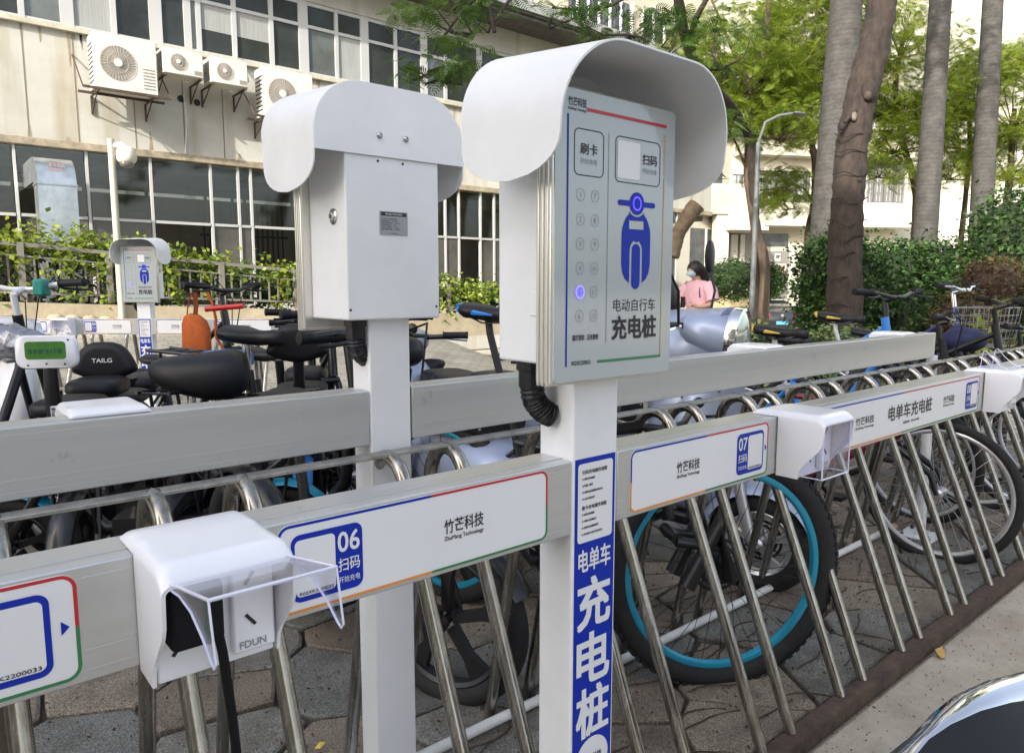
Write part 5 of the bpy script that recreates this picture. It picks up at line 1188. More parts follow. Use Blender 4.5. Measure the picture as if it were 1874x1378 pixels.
# panel joints on the wall
for x in (.75, 1.33, 2.05, 2.72, 3.30, 4.0, 4.9): part('wall_joint', MB().box(x, x+.014, -.004, .0, 3.23, 4.65), mat('joint_dirt', (.2, .17, .12), .9), lb)
mull = [(-3.6, .1), (-2.5, .05), (-1.5, .12), (-.6, .05), (.28, .08), (.78, .07), (1.30, .16), (1.87, .07), (2.42, .17), (2.86, .10), (3.02, .07), (3.55, .07), (4.14, .07), (4.68, .16), (5.27, .06), (5.80, .15), (6.42, .06), (7.02, .14), (7.5, .06), (8.3, .12), (9.1, .06), (9.9, .14), (10.8, .06), (11.7, .14), (13, .06), (14.2, .12), (15.9, .1)]
for i in range(len(mull)-1):
    a, wa = mull[i]; b, wb_ = mull[i+1]; xa, xb = a+wa/2, b-wb_/2
    wo = part('window', MB().box(a-wa/2, a+wa/2, .02, .10, 4.73, 5.88).box(xa, xb, .03, .09, 4.73, 4.78).box(xa, xb, .03, .09, 5.82, 5.88).box(xa, xb, .03, .09, 5.47, 5.52), TRIM, lb)
    part('pane', MB().box(xa, xb, .055, .065, 4.78, 5.47), GLASSD if i % 4 != 1 else mat('reflecting_glass', (.10, .11, .10), .1, 0, spec=.8, var=.5, scale=1.2), wo)
    part('pane', MB().box(xa, xb, .055, .065, 5.52, 5.82), GLASSD, wo)
    if i in (10, 11, 14, 6): part('curtain', MB().box(xa, xb, .050, .054, (5.1 if i in (10, 11) else 4.78), 5.47), CURT, wo)
# ground-floor glazing: open aluminium grid in front of a dark interior
lower = [-3.4, -2.6, -1.8, -1.0, -.25, .57, 1.41, 2.23, 3.08, 3.50, 3.70, 4.5, 5.3, 6.1, 6.9, 7.45, 7.77, 8.30, 8.65, 9.5, 10.4, 11.3, 12.2, 13.4, 14.6]
for x in lower: part('glazing_post', MB().box(x-.017, x+.017, .0, .06, .8, 3.12), TRIM, lb)
for i in range(len(lower)-1):
    xa, xb = lower[i]+.03, lower[i+1]-.03
    part('glazing_bar', MB().box(xa, xb, .005, .055, 2.19, 2.23), TRIM, lb)
    if i < 14: part('glazing_bar', MB().box(xa, xb, .3, .33, 2.61, 2.66), TRIM, lb)
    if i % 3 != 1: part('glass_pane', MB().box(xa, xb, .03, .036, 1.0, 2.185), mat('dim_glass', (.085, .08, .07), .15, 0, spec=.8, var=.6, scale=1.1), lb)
    part('glass_pane', MB().box(xa, xb, .03, .036, 2.235, 3.12), clearmat('clear_glass', (.8, .82, .8), 1, .05) if 'clear_glass' not in MATS else MATS['clear_glass'], lb)
part('low_wall', MB().box(X0, X1, 0, .2, 0, .98), WALL, lb)
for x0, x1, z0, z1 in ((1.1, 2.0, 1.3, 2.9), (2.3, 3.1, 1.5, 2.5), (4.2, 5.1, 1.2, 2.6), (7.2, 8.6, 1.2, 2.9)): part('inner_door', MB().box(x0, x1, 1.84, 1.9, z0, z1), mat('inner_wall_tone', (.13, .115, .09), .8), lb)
for k in range(16): part('grille_bar', MB().box(3.25+k*.09, 3.27+k*.09, 1.0, 1.02, 1.3, 2.75), BPL, lb)
part('grille_rail', MB().box(3.2, 4.7, .99, 1.03, 2.1, 2.14), BPL, lb)
# air conditioners
ACW = mat('aircon_casing', (.60, .58, .52), .5, var=.06, scale=6); ACF = mat('aircon_grille', (.31, .28, .245), .6); ACG = mat('aircon_wire', (.42, .38, .33), .6)
def aircon(label, x, z, w_, h, side, big=False):
    root = thing('air_conditioner', label, 'air conditioner', (x, YB-.55, z), group='air conditioner units under the upper windows')
    part('casing', MB().box(0, w_, 0, .34, 0, h), ACW, root, bev=.012)
    cx, cz, r = (w_*.37, h*.5, h*.31)
    gm = MB()
    for q in (1, .6): gm.ring((cx, -.012, cz), (0, 1, 0), r*q, .0022, 30, 4)
    for k in range(32): a = k*math.pi/16; gm.tube([(cx+r*.2*math.cos(a), -.014, cz+r*.2*math.sin(a)), (cx+r*math.cos(a+.4), -.012, cz+r*math.sin(a+.4))], .003, 4)
    part('fan_grille', gm, ACG, root, smooth=0); part('fan_opening', MB().cyl((cx, -.0025, cz), (cx, .02, cz), r*1.02, n=30), ACF, root)
    part('fan_hub', MB().cyl((cx, -.025, cz), (cx, -.01, cz), r*.24, n=16), ACW, root)
    sm_ = MB()
    for k in range(9): sm_.box(-.004, .0, .04, .30, h*.12+k*h*.085, h*.12+k*h*.085+h*.03)
    part('side_slots', sm_, BPL, root, kind='stuff')
    vm = MB()
    for k in range(7 if big else 3): vm.box(w_*.76, w_*.95, -.006, .0, h*(.1+.06*k), h*(.1+.06*k)+.012)
    part('front_louvres', vm, ACF, root, kind='stuff')
    bm = MB()
    for xx in (.06*w_, .94*w_): bm.bar((xx, -.02, -.02), (xx, .55, -.02), .022, .022); bm.bar((xx, .53, -.02), (xx, .53, -.26), .022, .022); bm.bar((xx, .15, -.03), (xx, .53, -.24), .014, .014)
    if big: bm.bar((-.15, -.03, -.02), (w_+.15, -.03, -.02), .03, .03); bm.bar((-.15, .30, -.02), (w_+.15, .30, -.02), .03, .03); bm.bar((-.15, -.03, -.02), (-.15, .54, .5), .015, .015); bm.bar((w_+.15, -.03, -.02), (w_+.15, .54, .5), .015, .015)
    part('bracket', bm, RUST, root)
    if not big: t_ = MB().tube([(w_, .2, h*.3), (w_+.12, .3, h*.5), (w_+.14, .5, h*1.2)], .02, 8); part('refrigerant_pipe', t_, TRIM, root)
aircon('largest air conditioner unit, leftmost, on a long dark bracket', 1.47, 3.88, .78, .70, 0, True)
aircon('small air conditioner unit, second from the left', 2.33, 4.22, .54, .34, 0)
aircon('small air conditioner unit, third from the left', 2.97, 4.20, .54, .36, 0)
aircon('large air conditioner unit partly hidden by the rear hood', 3.74, 3.84, .80, .72, 0, True)
for p0, p1, lab in (((3.55, YB-.02, 4.9), (3.50, YB-.02, 4.2), 'thin white cable dropping from the window beside the third air conditioner'), ((2.74, YB-.02, 4.1), (2.72, YB-.02, 3.23), 'thin cable running down the cream wall between the two pipe holes')):
    tag(part('wall_cable', MB().tube([p0, ((p0[0]+p1[0])/2+.03, YB-.02, (p0[2]+p1[2])/2), p1], .012, 6), TRIM), lab, 'cable')
for i, (x, z) in enumerate(((2.70, 4.02), (2.93, 4.00))): tag(part('wall_hole', MB().lathe((x, YB-.004, z), (0, 1, 0), [(.05, 0), (.045, .003), (.001, .0035)], 14), BPL), ('left', 'right')[i]+' dark round pipe hole in the wall under the small air conditioners', 'hole')
# duct, dome camera on pole
dt = thing('ventilation_duct', 'galvanised sheet-metal duct bending out above the hedge at the far left', 'duct', (.66, 9.9, .8))
GALV = mat('galvanised_sheet', (.5, .54, .56), .3, .85, var=.25, scale=5)
S_ = [(-.0, .5)]; pr = []
for k in range(9): a = R_(90*k/8); pr.append((.24-.24*math.sin(a)-.0, 1.80+.24-.24*(1-math.cos(a))-.0))
R2 = []
R2.append([(0, -.0, 0), (.42, -.0, 0), (.42, .3, 0), (0, .3, 0)]); R2.append([(0, 0, 1.05), (.42, 0, 1.05), (.42, .3, 1.05), (0, .3, 1.05)]); R2.append([(0, 0, 1.72), (.42, 0, 1.72), (.42, .3, 1.72), (0, .3, 1.72)])
for k in range(1, 9): a = R_(90*k/8); R2.append([(0, .34-.34*math.cos(a), 1.72+.34*math.sin(a)), (.42, .34-.34*math.cos(a), 1.72+.34*math.sin(a)), (.42, .34-.04*math.cos(a), 1.72+.04*math.sin(a)), (0, .34-.04*math.cos(a), 1.72+.04*math.sin(a))])
R2.append([(0, 1.2, 2.06), (.42, 1.2, 2.06), (.42, 1.2, 1.76), (0, 1.2, 1.76)])
part('duct_body', MB().rings(R2), GALV, dt, smooth=30)
for z in (.45, 1.05, 1.7): part('duct_flange', MB().box(-.012, .432, -.012, .312, z, z+.02), GALV, dt)
k = MB(); fr_ = frame((0, -.0, 0), (1, 0, 0), (0, 0, 1), (0, -1, 0))
part('stencil_marks', text(text(MB(), frame((0, .045, 1.88), (1, 0, 0), (0, .25, 1)), '安全出品', .14, .31, .05, .10, .006, .01), frame((0, .045, 1.88), (1, 0, 0), (0, .25, 1)), '质量保证', .14, .31, -.02, .03, .006, .01), mat('faded_red_print', (.35, .22, .22), .6), dt, smooth=0, recalc=False)
dc = thing('camera_pole', 'white pole with a white dome security camera in front of the glazing', 'security camera', (1.155, 8.3, .8))
part('pole', MB().cyl((0, 0, 0), (0, 0, 2.05), .036, n=16), mat('cream_pole', (.42, .4, .33), .6), dc)
part('camera_arm', MB().tube([(0, 0, 1.98), (.1, -.03, 2.0), (.14, -.03, 1.96)], .03, 10), WPLAS, dc)
part('camera_dome', MB().lathe((.14, -.03, 1.98), (0, 0, -1), [(.03, -.01), (.06, .0), (.085, .02), (.10, .06), (.105, .10), (.10, .14), (.085, .165), (.07, .175)], 20), mat('cream_plastic', (.6, .57, .48), .4), dc)
part('camera_lens', MB().ell((.14, -.03, 1.80), .075, .075, .05, 16, 8), mat('smoky_dome', (.12, .11, .10), .1, coat=1), dc)

# planter kerb, fence, hedge with vines on the raised bed
SAND = mat('sandstone_kerb', (.45, .38, .26), .85, col2=(.33, .27, .18), scale=4, bump=.5, bscale=25)
def fz(x): return .80+.30-.0165*max(0, x+.0)*0 - .045*(x-.2)
kb = thing('planter_kerb', 'low sandstone planter kerb below the fence', 'kerb', (0, 8.35, .5))
Rg = [[(x, 0, .0), (x, 0, fz(x)-.5), (x, .3, fz(x)-.5), (x, .3, 0)] for x in (-4, 0, 2, 4, 7, 10)]
part('kerb_stone', MB().rings(Rg), SAND, kb, smooth=0)
for k in range(5): part('rough_stone', MB().ell((.52+.16*k, -.03, .42-.012*k), .075, .05, .055, 10, 7, .8), SAND, kb)
# fence
FEN = mat('grey_fence_metal', (.21, .195, .16), .6, .1)
def fzt(x): return 1.70-.075*x
fe = thing('railing_fence', 'grey metal railing with thin uprights on the planter kerb', 'fence', (0, 8.45, 1.0))
def fx(px): return aty(px, 500, 8.45).x
bars_ = [fx(p) for p in (-170, 40, 200, 405, 540, 820)]; 
ftop = lambda x: 1.72-.078*(x-0)-1.0; fbot = lambda x: fz(x)+.10-1.0
for x in bars_: part('fence_post', MB().box(x-.03, x+.03, -.03, .03, fbot(x)-.08, ftop(x)+.02), FEN, fe)
for i in range(len(bars_)-1):
    a, b = bars_[i], bars_[i+1]
    for q, th in ((0, .04), (-.12, .018)): part('fence_rail', MB().bar((a, 0, ftop(a)+q), (b, 0, ftop(b)+q), .035, th), FEN, fe)
    part('fence_rail', MB().bar((a, 0, fbot(a)), (b, 0, fbot(b)), .03, .025), FEN, fe)
    n_ = int((b-a)/.115)
    for k_ in range(1, n_): x = a+(b-a)*k_/n_; part('fence_bar', MB().box(x-.009, x+.009, -.009, .009, fbot(x), ftop(x)-.12), FEN, fe)
def vines():
    rng = np.random.default_rng(61); P = []
    for k in range(360):
        x = rng.uniform(-2, 7.5); thick = 1 if x < 2.3 else .55
        n = int(rng.integers(12, 30)*thick); z = fzt(x)+rng.normal(.0, .07)+.04-.06*(x > 2)
        c = np.array([x, 8.62+rng.normal(0, .1), z]); P.append(c+rng.normal(size=(n, 3))*np.array([.12, .08, .06]))
    for k in range(44):
        x = rng.uniform(-2, 7.5); z0 = fzt(x)-.05; L = rng.uniform(.1, .62); n = int(22*L/.3)
        t = rng.uniform(0, 1, n)[:, None]; P.append(np.array([x, 8.4, z0])+t*np.array([.05, 0, -L])+rng.normal(size=(n, 3))*np.array([.05, .03, .03]))
    P = np.concatenate(P); root = thing('vine_hedge', 'bright yellow-green vines trailing over the grey railing', 'vines', (0, 8.6, .9))
    V, F = leaves(P-np.array([0, 8.6, .9]), .068, rng, ratio=.85, droop=.3); part('foliage', arr_mesh('foliage', V, F, LF_Y), None, root, smooth=0, kind='stuff')
    P = []
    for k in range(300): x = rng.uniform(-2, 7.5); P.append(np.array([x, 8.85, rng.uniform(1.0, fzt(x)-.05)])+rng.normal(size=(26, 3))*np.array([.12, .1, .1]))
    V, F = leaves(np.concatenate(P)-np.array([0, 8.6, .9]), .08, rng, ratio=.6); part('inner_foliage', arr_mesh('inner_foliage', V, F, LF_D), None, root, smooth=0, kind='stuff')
    st = MB()
    for k in range(40): x = rng.uniform(-2, 7.5); st.tube([(x, .2, -.1), (x+rng.normal(0, .1), .1, .4), (x+rng.normal(0, .2), .05, fzt(x)-.9)], .012, 5)
    part('stems', st, BARK, root, kind='stuff')
vines()

# ================================================================== buildings on the right
FARW = mat('cream_far_wall', (.44, .415, .34), .85, col2=(.34, .31, .24), scale=.5, bump=.1, bscale=8); FARW2 = mat('far_white_wall', (.47, .45, .385), .85, var=.08, scale=.4)  # cream walls, tone varied at random
WGRY = mat('far_window', (.06, .065, .07), .2, 0, spec=.7, var=.5, scale=2); 
def build_right():
    D = 34.0; th = R_(10)          # facade recedes a little to the right
    O = A(1345, 525, D); U = (RT*math.cos(th)+Vector((FW.x, FW.y, 0)).normalized()*math.sin(th)).normalized(); N = Vector((0, 0, 1)).cross(U)*-1
    if N.dot(FW) > 0: N = -N
    root = thing('apartment_block', 'large cream building on the right with barred windows, balcony ledges and a grey notice door', 'building', (O.x, O.y, 0), group=None)
    q = lambda x, y: ((lambda c, d: (lambda t: ((c+d*t-O).dot(U), (c+d*t).z))((O-c).dot(N)/d.dot(N)))(CAM, FW+RT*((x-937)/F_PX)-UP*((y-689)/F_PX)))
    L = lambda u, z, d=0: U*u+N*d+Vector((0, 0, z))
    def bx(m, x0, y0, x1, y1, d0, d1):
        (u0, z1), (u1, _), (_, z0) = q(x0, y0), q(x1, (y0+y1)/2), q((x0+x1)/2, y1); z1 = q((x0+x1)/2, y0)[1]
        vs = [L(u, z, d) for u in (u0, u1) for z in (z0, z1) for d in (d0, d1)]
        return m.add(vs, [(0, 1, 3, 2), (4, 6, 7, 5), (0, 4, 5, 1), (2, 3, 7, 6), (0, 2, 6, 4), (1, 5, 7, 3)])
    P_ = lambda nm, M, *r, **k: part(nm, bx(MB(), *r), M, root, **k)
    P_('wall', FARW, 1290, -900, 1676, 560, -.6, 0)
    P_('side_wing', FARW2, 1676, -900, 2600, 560, -3.6, -1.2)
    P_('upper_wall', FARW2, 1330, -900, 1676, 120, .002, .9)
    P_('balcony_ledge', FARW2, 1345, 391, 1676, 418, .003, 1.1); P_('ledge_shadow_gap', FARW, 1345, 376, 1676, 391, .003, .8)
    P_('canopy_ledge', FARW, 1345, 262, 1676, 292, .003, .7)
    P_('entrance_canopy', FARW2, 1304, 398, 1364, 420, .0, 1.8); P_('canopy_edge', FARW2, 1300, 420, 1366, 427, .0, 2.0)
    P_('porch_side', FARW, 1240, 345, 1344, 398, .7, 1.6)
    P_('porch_column', FARW2, 1286, 398, 1305, 540, 1.0, 1.5)
    P_('recess_shade_panel', mat('recess_shade_tone', (.2, .19, .165), .9), 1306, 427, 1380, 545, .003, .05)  # flat darker panel: shade under the porch put into its colour
    for a, b in ((1312, 1320), (1335, 1345), (1352, 1358)): P_('porch_post', FARW2, a, 430, b, 545, .06, .2)
    for k, (x0, y0, x1, y1) in enumerate(((1384, 314, 1482, 372), (1582, 300, 1656, 372), (1345, 240, 1372, 285), (1338, 320, 1360, 370), (1590, 60, 1650, 130), (1384, 150, 1470, 215), (1560, 180, 1650, 235))):
        w_ = part('window', bx(MB(), x0, y0, x1, y1, .003, .03), WGRY, root)
        part('window_frame', bx(bx(bx(bx(MB(), x0-2, y0-3, x1+2, y0, .004, .1), x0-2, y1, x1+2, y1+3, .004, .14), x0-3, y0, x0, y1, .004, .1), x1, y0, x1+3, y1, .004, .1), FARW2, w_)
        g_ = MB(); n_ = int((x1-x0)/6)
        for i in range(1, n_): bx(g_, x0+i*(x1-x0)/n_-.5, y0, x0+i*(x1-x0)/n_+.5, y1, .12, .15)
        for i in range(1, 4): bx(g_, x0, y0+i*(y1-y0)/4-.5, x1, y0+i*(y1-y0)/4+.5, .155, .17)
        part('window_bars', g_, mat('far_bars', (.12, .12, .12), .6), w_, kind='stuff')
        for i in range(0, n_-2, 3): part('pane', bx(MB(), x0+i*(x1-x0)/n_+1, y0+2, x0+(i+2)*(x1-x0)/n_-1, y1-2, .032, .05), mat('pale_pane', (.35, .36, .34), .2), w_)
    P_('door_light', WGRY, 1383, 428, 1442, 451, .003, .04)
    dr = P_('notice_door', mat('grey_door', (.16, .15, .14), .6, var=.1, scale=3), 1384, 460, 1441, 546, .003, .06)
    RP = mat('notice_red', (.5, .08, .07), .6)
    for x0, y0, x1, y1 in ((1417, 464, 1427, 478), (1391, 462, 1396, 474), (1422, 483, 1437, 507)):
        n_ = part('notice', bx(MB(), x0, y0, x1, y1, .065, .07), FARW2, dr)
        mk = MB()
        if x1-x0 > 12:
            for i in range(2):
                for j in range(2): bx(mk, x0+2+i*6.5, y0+3+j*11, x0+7+i*6.5, y0+10+j*11, .0725, .075)
        else: bx(mk, x0+2, y0+3, x1-2, y1-5, .0725, .075)
        part('notice_mark', mk, RP if x1-x0 > 12 else WGRY, root, kind='stuff')
    P_('downpipe', FARW2, 1321, 345, 1324, 398, 1.61, 1.66)
    for (x0, y0, x1, y1) in ((1462, 262, 1484, 282), (1354, 262, 1366, 284)):
        a_ = P_('outdoor_unit', ACW, x0, y0, x1, y1, .75, 1.3)
build_right()
# low retaining strip and far kerb in front of the door
rs = A(1345, 545, 19)
tag(part('retaining_wall', MB().bar(A(1290, 548, 18.5), A(1386, 546, 18.5), .3, .42), mat('ochre_wall', (.42, .34, .19), .85, var=.2, scale=4)), 'low ochre retaining wall behind the walking woman', 'wall')
tag(part('lawn', MB().bar(A(1270, 574, 17), A(1384, 572, 17), 1.0, .18), mat('grass_strip', (.1, .15, .04), .95, var=.4, scale=12)), 'narrow grass strip below the ochre wall', 'lawn')
# building straight ahead above the left roof (upper middle), with arched window
def build_mid():
    root = thing('round_windowed_building', 'tall cream building in the upper middle with an arched window and white grilles', 'building', (0, 0, 0))
    Y = 19.0
    def P_(nm, M, x0, y0, x1, y1, d=0., th=.3):
        a, b = aty(x0, (y0+y1)/2, Y), aty(x1, (y0+y1)/2, Y); xm = (x0+x1)/2; z1, z0 = aty(xm, y0, Y).z, aty(xm, y1, Y).z
        return part(nm, MB().box(a.x, b.x, Y-d-th, Y-d, z0, z1), M, root)
    a = aty(700, 300, Y); b = aty(1345, 300, Y)
    part('wall', MB().box(a.x, b.x, Y, Y+8, 0, 26), FARW, root)
    part('string_course', MB().box(a.x, b.x, Y-.25, Y, 7.9, 8.2), FARW2, root)
    gx = [aty(p, 30, Y).x for p in (1040, 1240)]
    def arch(x0, x1, z0, z1):
        r = (x1-x0)/2; return [(x0, z0), (x1, z0)]+[(x0+r+r*math.cos(R_(t)), z1-r+r*math.sin(R_(t))) for t in range(0, 181, 12)]
    w_ = part('arched_window', MB().prism(arch(aty(1175, 40, Y).x, aty(1215, 40, Y).x, 9.0, 12.2), lambda u, v, d: Vector((u, Y-.02-d, v)), 0, .02), WGRY, root)
    gm = MB()
    for i in range(9): x = aty(1050+i*20, 30, Y).x; gm.box(x-.04, x+.04, Y-.2, Y-.15, 9.2, 12)
    part('white_grille', gm, WPAINT, root, kind='stuff')
    part('window', MB().box(aty(1040, 30, Y).x, aty(1150, 30, Y).x, Y-.03, Y-.001, 9.2, 12), WGRY, root)
    for k, z in enumerate((5.2, 2.2)):
        w2 = part('window', MB().box(b.x-3.2, b.x-1.0, Y-.03, Y-.001, z, z+1.6), WGRY, root)
        part('window_frame', MB().box(b.x-3.3, b.x-.9, Y-.1, Y-.031, z-.12, z).box(b.x-2.15, b.x-2.05, Y-.08, Y-.031, z, z+1.6), FARW2, w2)
build_mid()
# street lamp
lp = A(1376, 560, 11.5); lt = A(1380, 268, 11.5)
ls = thing('street_lamp', 'slim grey street lamp with a curved arm in front of the feathery trees', 'street lamp', (lp.x, lp.y, 0))
hh_ = lt.z; part('pole', MB().tube([(0, 0, 0), (0, 0, hh_)], [.05, .034], 14), mat('grey_pole', (.13, .14, .14), .6, .1), ls)
a1, a2, a3 = A(1400, 225, 11.5), A(1425, 212, 11.5), A(1452, 208, 11.5); o_ = Vector((lp.x, lp.y, 0))
part('arm', MB().tube([(0, 0, hh_), a1-o_-Vector((.06, 0, .12)), a1-o_, a2-o_, a3-o_], .022, 8), MATS['grey_pole'], ls)
part('lamp_head', MB().ell(tuple(a3-o_+Vector((.08, -.06, -.01))), .18, .07, .035, 14, 8), MATS['grey_pole'], ls)

# ================================================================== dark parked car
def car():
    O = A(1430, 610, 29); base = gz(O.x, O.y); back = Vector((FW.x, FW.y, 0)).normalized()
    root = thing('parked_car', 'black car seen from behind with red tail lights and blue plate, behind the hedge', 'car', (O.x, O.y, -.73), math.atan2(back.y, back.x)+.12)
    CP = mat('black_car_paint', (.012, .012, .015), .2, coat=1)
    part('body', MB().rings([[(x, y*w_, z0+(z1-z0)*zz) for y, zz in ((-1, .1), (-1, .6), (-.93, .92), (-.6, 1), (.6, 1), (.93, .92), (1, .6), (1, .1), (.8, 0), (-.8, 0))] for x, w_, z0, z1 in ((0, .72, .35, .9), (.06, .84, .25, 1.0), (.5, .9, .2, 1.04), (2.2, .92, .18, .98), (3.8, .9, .2, .9), (4.4, .78, .25, .75))]), CP, root, smooth=50)
    part('cabin', MB().rings([[(x, y*w_, z) for y, z in ((-1, z0), (-.82, z1), (.82, z1), (1, z0))] for x, w_, z0, z1 in ((.35, .78, 1.0, 1.02), (1.0, .76, .98, 1.42), (2.0, .76, .96, 1.46), (3.0, .78, .95, 1.0))]), mat('car_glass', (.02, .025, .03), .05, coat=1), root, smooth=40)
    part('roof', MB().box(.95, 2.1, -.62, .62, 1.43, 1.47), mat('car_roof_painted_sun', (.3, .29, .26), .3, coat=.5), root, bev=.02)  # roof of the black car: sunlight put into a paler colour
    for s in (-1, 1): part('tail_light', MB().box(-.02, .12, s*.66-.17, s*.66+.17, .78, .94), mat('tail_light_red', (.55, .02, .03), .2, coat=1), root, bev=.03)
    part('number_plate', MB().box(-.04, .0, -.24, .24, .5, .63), mat('plate_blue', (.1, .35, .75), .4), root); part('badge', MB().cyl((-.03, 0, .86), (.03, 0, .86), .055), CHROME, root)
    for x in (.85, 3.5):
        for s in (-1, 1): part('wheel', MB().ring((x, s*.78, .32), (0, 1, 0), .24, .09, 24, 8).cyl((x, s*.78-.06, .32), (x, s*.78+.06, .32), .2), TYRE, root)
car()

# ================================================================== walking woman
def woman():
    t = 9.7; hp = A(1277, 512, t); O = Vector((hp.x+.05, hp.y, 0)); fwd = (-RT*.75-Vector((FW.x, FW.y, 0))*.55).normalized()
    root = thing('person', 'woman in pink shirt with blue strap and face mask, looking down at her hands', 'person', O, math.atan2(fwd.y, fwd.x))
    SK = mat('skin', (.5, .32, .24), .5); PK = mat('pink_cotton', (.72, .42, .48), .8, var=.08, scale=20); H = 1.22
    # local: +x forward, y left
    J = {'pelvis': (0, 0, .86), 'waist': (.01, 0, 1.0), 'chest': (.03, 0, 1.2), 'neck': (.06, 0, 1.34), 'head0': (.10, 0, 1.40), 'head1': (.13, 0, 1.50),
         'shL': (.03, .17, 1.27), 'elL': (.06, .23, 1.02), 'wrL': (.22, .15, 1.0), 'haL': (.29, .12, 1.03), 'shR': (.03, -.17, 1.27), 'elR': (.05, -.23, 1.02), 'wrR': (.22, -.15, 1.0), 'haR': (.29, -.12, 1.03),
         'hiL': (0, .09, .82), 'knL': (.06, .1, .45), 'anL': (-.02, .1, .08), 'toL': (.12, .1, .03), 'hiR': (0, -.09, .82), 'knR': (-.04, -.1, .46), 'anR': (-.16, -.1, .10), 'toR': (-.03, -.1, .03)}
    Rr = {'pelvis': .13, 'waist': .11, 'chest': .13, 'neck': .05, 'head0': .065, 'head1': .085, 'sh': .06, 'el': .042, 'wr': .028, 'ha': .035, 'hi': .085, 'kn': .055, 'an': .038, 'to': .035}
    E = [('pelvis', 'waist'), ('waist', 'chest'), ('chest', 'neck'), ('neck', 'head0'), ('head0', 'head1')]
    for s in 'LR': E += [('chest', 'sh'+s), ('sh'+s, 'el'+s), ('el'+s, 'wr'+s), ('wr'+s, 'ha'+s), ('pelvis', 'hi'+s), ('hi'+s, 'kn'+s), ('kn'+s, 'an'+s), ('an'+s, 'to'+s)]
    ks = list(J); me = bpy.data.meshes.new('body'); me.from_pydata([J[k] for k in ks], [(ks.index(a), ks.index(b)) for a, b in E], []); me.update()
    o = bpy.data.objects.new('body', me); COL.objects.link(o); sk = o.modifiers.new('skin', 'SKIN'); o.modifiers.new('sub', 'SUBSURF').levels = 2
    if not me.skin_vertices:
        bm_ = bmesh.new(); bm_.from_mesh(me); bm_.verts.layers.skin.verify(); bm_.to_mesh(me); bm_.free()
    for i, k in enumerate(ks):
        r = Rr.get(k, Rr.get(k[:2], .05)); me.skin_vertices[0].data[i].radius = (r, r); me.skin_vertices[0].data[i].use_root = (k == 'pelvis')
    ev = bpy.data.meshes.new_from_object(o.evaluated_get(bpy.context.evaluated_depsgraph_get())); bpy.data.objects.remove(o)
    ev.name = 'body'; ev.materials.clear(); ev.materials.append(SK); part('body', ev, None, root, smooth=80)
    el = lambda x, rx, ry, z, n=20: [(x+rx*math.cos(2*math.pi*k/n), ry*math.sin(2*math.pi*k/n), z) for k in range(n)]
    sh = MB().rings([el(.0, .15, .20, .80), el(.0, .14, .185, .95), el(.02, .135, .185, 1.1), el(.03, .135, .20, 1.24), el(.04, .11, .17, 1.31), el(.05, .07, .09, 1.345)])
    for s in (-1, 1): sh.tube([(.03, s*.14, 1.27), (.04, s*.22, 1.2), (.05, s*.26, 1.08)], [.09, .09, .085], 12)
    part('shirt', sh, PK, root, smooth=60)
    tr_ = MB()
    for s in (1, -1):
        a, b, c = [Vector(J[k+('L' if s > 0 else 'R')]) for k in ('hi', 'kn', 'an')]; tr_.tube([a+Vector((0, 0, .06)), b, c+Vector((0, 0, .04))], [.105, .08, .065], 12)
    part('trousers', tr_, mat('dark_trousers', (.03, .035, .06), .8), root)
    hr = MB().ell((.105, 0, 1.49), .115, .098, .115, 18, 12); hr.tube([(.06, 0, 1.5), (-.03, .0, 1.42), (-.06, .02, 1.30), (-.05, .03, 1.16)], [.09, .095, .08, .04], 12)
    part('hair', hr, mat('dark_hair', (.02, .014, .012), .45), root, smooth=60)
    face = MB().ell((.15, 0, 1.465), .075, .07, .085, 16, 12); face.ell((.225, 0, 1.465), .014, .012, .018, 8, 6)
    part('face', face, SK, root, smooth=60)
    ey = MB()
    for s in (-1, 1): ey.ell((.216, s*.028, 1.485), .007, .012, .006, 8, 6)
    part('eyes', ey, BPL, root, smooth=60)
    part('face_mask', MB().ell((.175, 0, 1.432), .066, .064, .045, 16, 10, .9), mat('mask_blue', (.42, .6, .68), .8), root, smooth=60)
    st_ = MB().tube([(.14, .12, 1.12), (.13, .10, 1.24), (.05, .09, 1.345), (-.08, .08, 1.26), (-.12, .1, 1.05)], .022, 8, flat=.35)
    part('shoulder_strap', st_, mat('navy_strap', (.03, .03, .2), .7), root)
    fg = MB()
    for s in (-1, 1):
        for k in range(4): y = s*(.105+.014*k); fg.tube([(.29, y, 1.035), (.325, y-.004*s, 1.03), (.34, y-.006*s, 1.01)], [.008, .0075, .006], 6)
        fg.tube([(.27, s*.10, 1.04), (.30, s*.085, 1.055)], [.009, .007], 6)
    part('fingers', fg, SK, root); 
    tag(part('phone', MB().obox((O.x, O.y, 1.06), (0.005, 0, 0), (0, .036, 0), (0, 0, .07)), BPL, bev=.003), 'dark phone held in the hands of the woman in pink', 'phone')
    ph = bpy.data.objects['phone']; ph.matrix_world = Matrix.Translation(O) @ Matrix.Rotation(root.rotation_euler.z, 4, 'Z') @ Matrix.Translation((.33, 0, 0)) @ Matrix.Translation(-O)
woman()

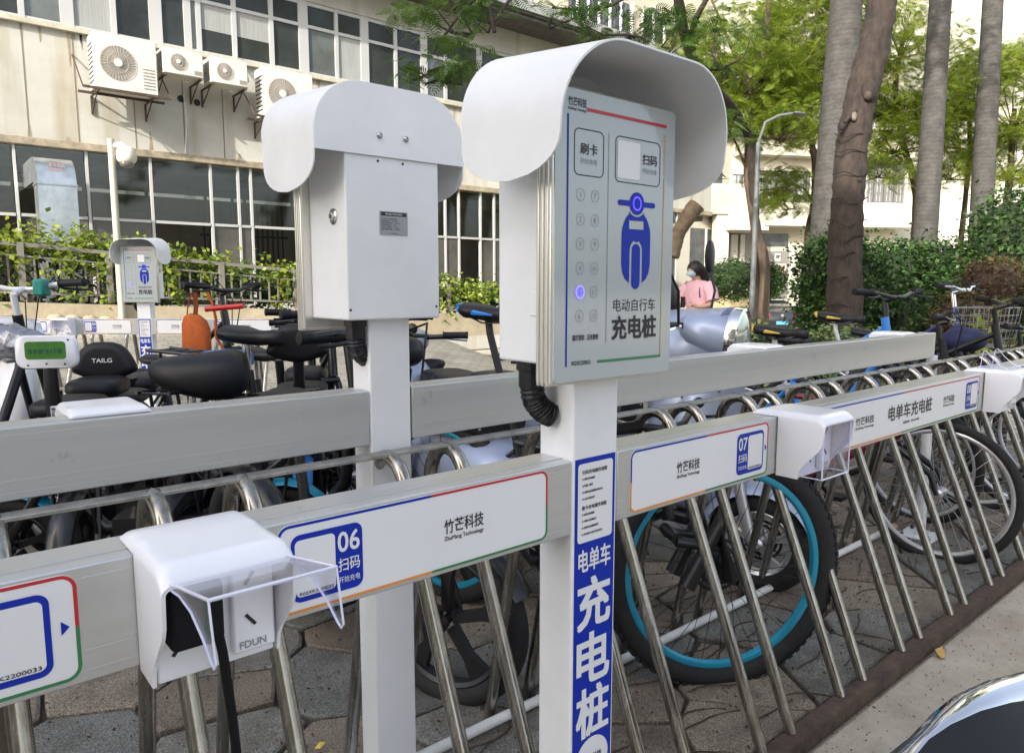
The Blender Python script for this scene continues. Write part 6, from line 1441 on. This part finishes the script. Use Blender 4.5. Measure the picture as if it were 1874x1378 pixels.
# ================================================================== small things on the ground
def leaf_litter():
    p = atz(1722, 1197, .012); o = part('fallen_leaf', MB().add([(-.045, 0, .012), (-.02, .016, .016), (.01, .02, .012), (.045, .006, .006), (.05, 0, .012), (.01, -.012, .004), (-.02, -.012, .006)], [(0, 1, 6), (1, 2, 5, 6), (2, 3, 4, 5)]), mat('dry_leaf', (.5, .3, .08), .7, var=.2, scale=60), None, smooth=0, org=(p.x, p.y, .008), recalc=False)
    o.rotation_euler = (.1, 0, .3); tag(o, 'curled dry orange leaf lying on the concrete strip', 'leaf')
    rng = np.random.default_rng(71); P = np.stack([rng.uniform(.4, 4.2, 900), .128-np.abs(rng.normal(0, .16, 900)), np.full(900, .0075)], -1)
    n = 5200; P2 = np.stack([rng.uniform(-1, 4.6, n), rng.uniform(.2, 2.6, n), np.full(n, .026)], -1)
    for nm, Q, s_, lab in (('debris', P, .008, None), ('dead_leaf_litter', P2, .014, None)):
        V, F = leaves(Q, s_, rng, droop=0, ratio=.5); o = part(nm, arr_mesh(nm, V, F, mat('litter_brown', (.09, .05, .03), .9, var=.5, scale=80)), None, None, smooth=0, kind='stuff')
        tag(o, 'tiny brown litter specks on the concrete beside the rack' if nm == 'debris' else 'scattered dead leaf bits among the paving stones', 'litter')
leaf_litter()
def rootlets():
    rng = random.Random(5); m_ = MB()
    for k in range(110):
        x, y = rng.uniform(.2, 4.2), rng.uniform(.25, 1.1); a = rng.uniform(-.8, .8); P = []
        for i in range(7): P.append((x, y, .03+.004*math.sin(i))); x += .04*math.cos(a); y += .04*math.sin(a)*.6; a += rng.uniform(-.5, .5)
        m_.tube(P, .0024, 4)
    tag(part('twig_litter', m_, mat('twig_brown', (.07, .045, .03), .9), kind='stuff'), 'thin dry twigs scattered over the paving between the rack legs', 'twigs')
rootlets()
for i, (x, y, lab) in enumerate(((915, 1268, 'small crumpled white paper scrap near the rear post foot'), (585, 1368, 'small yellow scrap at the bottom beside a rack leg'))):
    p = atz(x, y, .035); tag(part('litter_scrap', MB().add([(0, 0, 0), (.02, .006, .006), (.026, .016, .0), (.008, .014, .01), (-.01, .01, 0)], [(0, 1, 3), (1, 2, 3), (0, 3, 4)]), PANEL if i == 0 else YTIP, None, smooth=0, org=(p.x, p.y, .033), recalc=False), lab, 'litter')
# tall block behind and to the left of the viewer: unseen, added only to keep the racks in shade
sb = thing('added_shade_block', 'plain tall block added unseen behind the viewer to shade the racks', 'building', (-21, -16, 0))
part('wall', MB().box(-9, 9, -16, 14.2, 0, 13), FARW, sb)
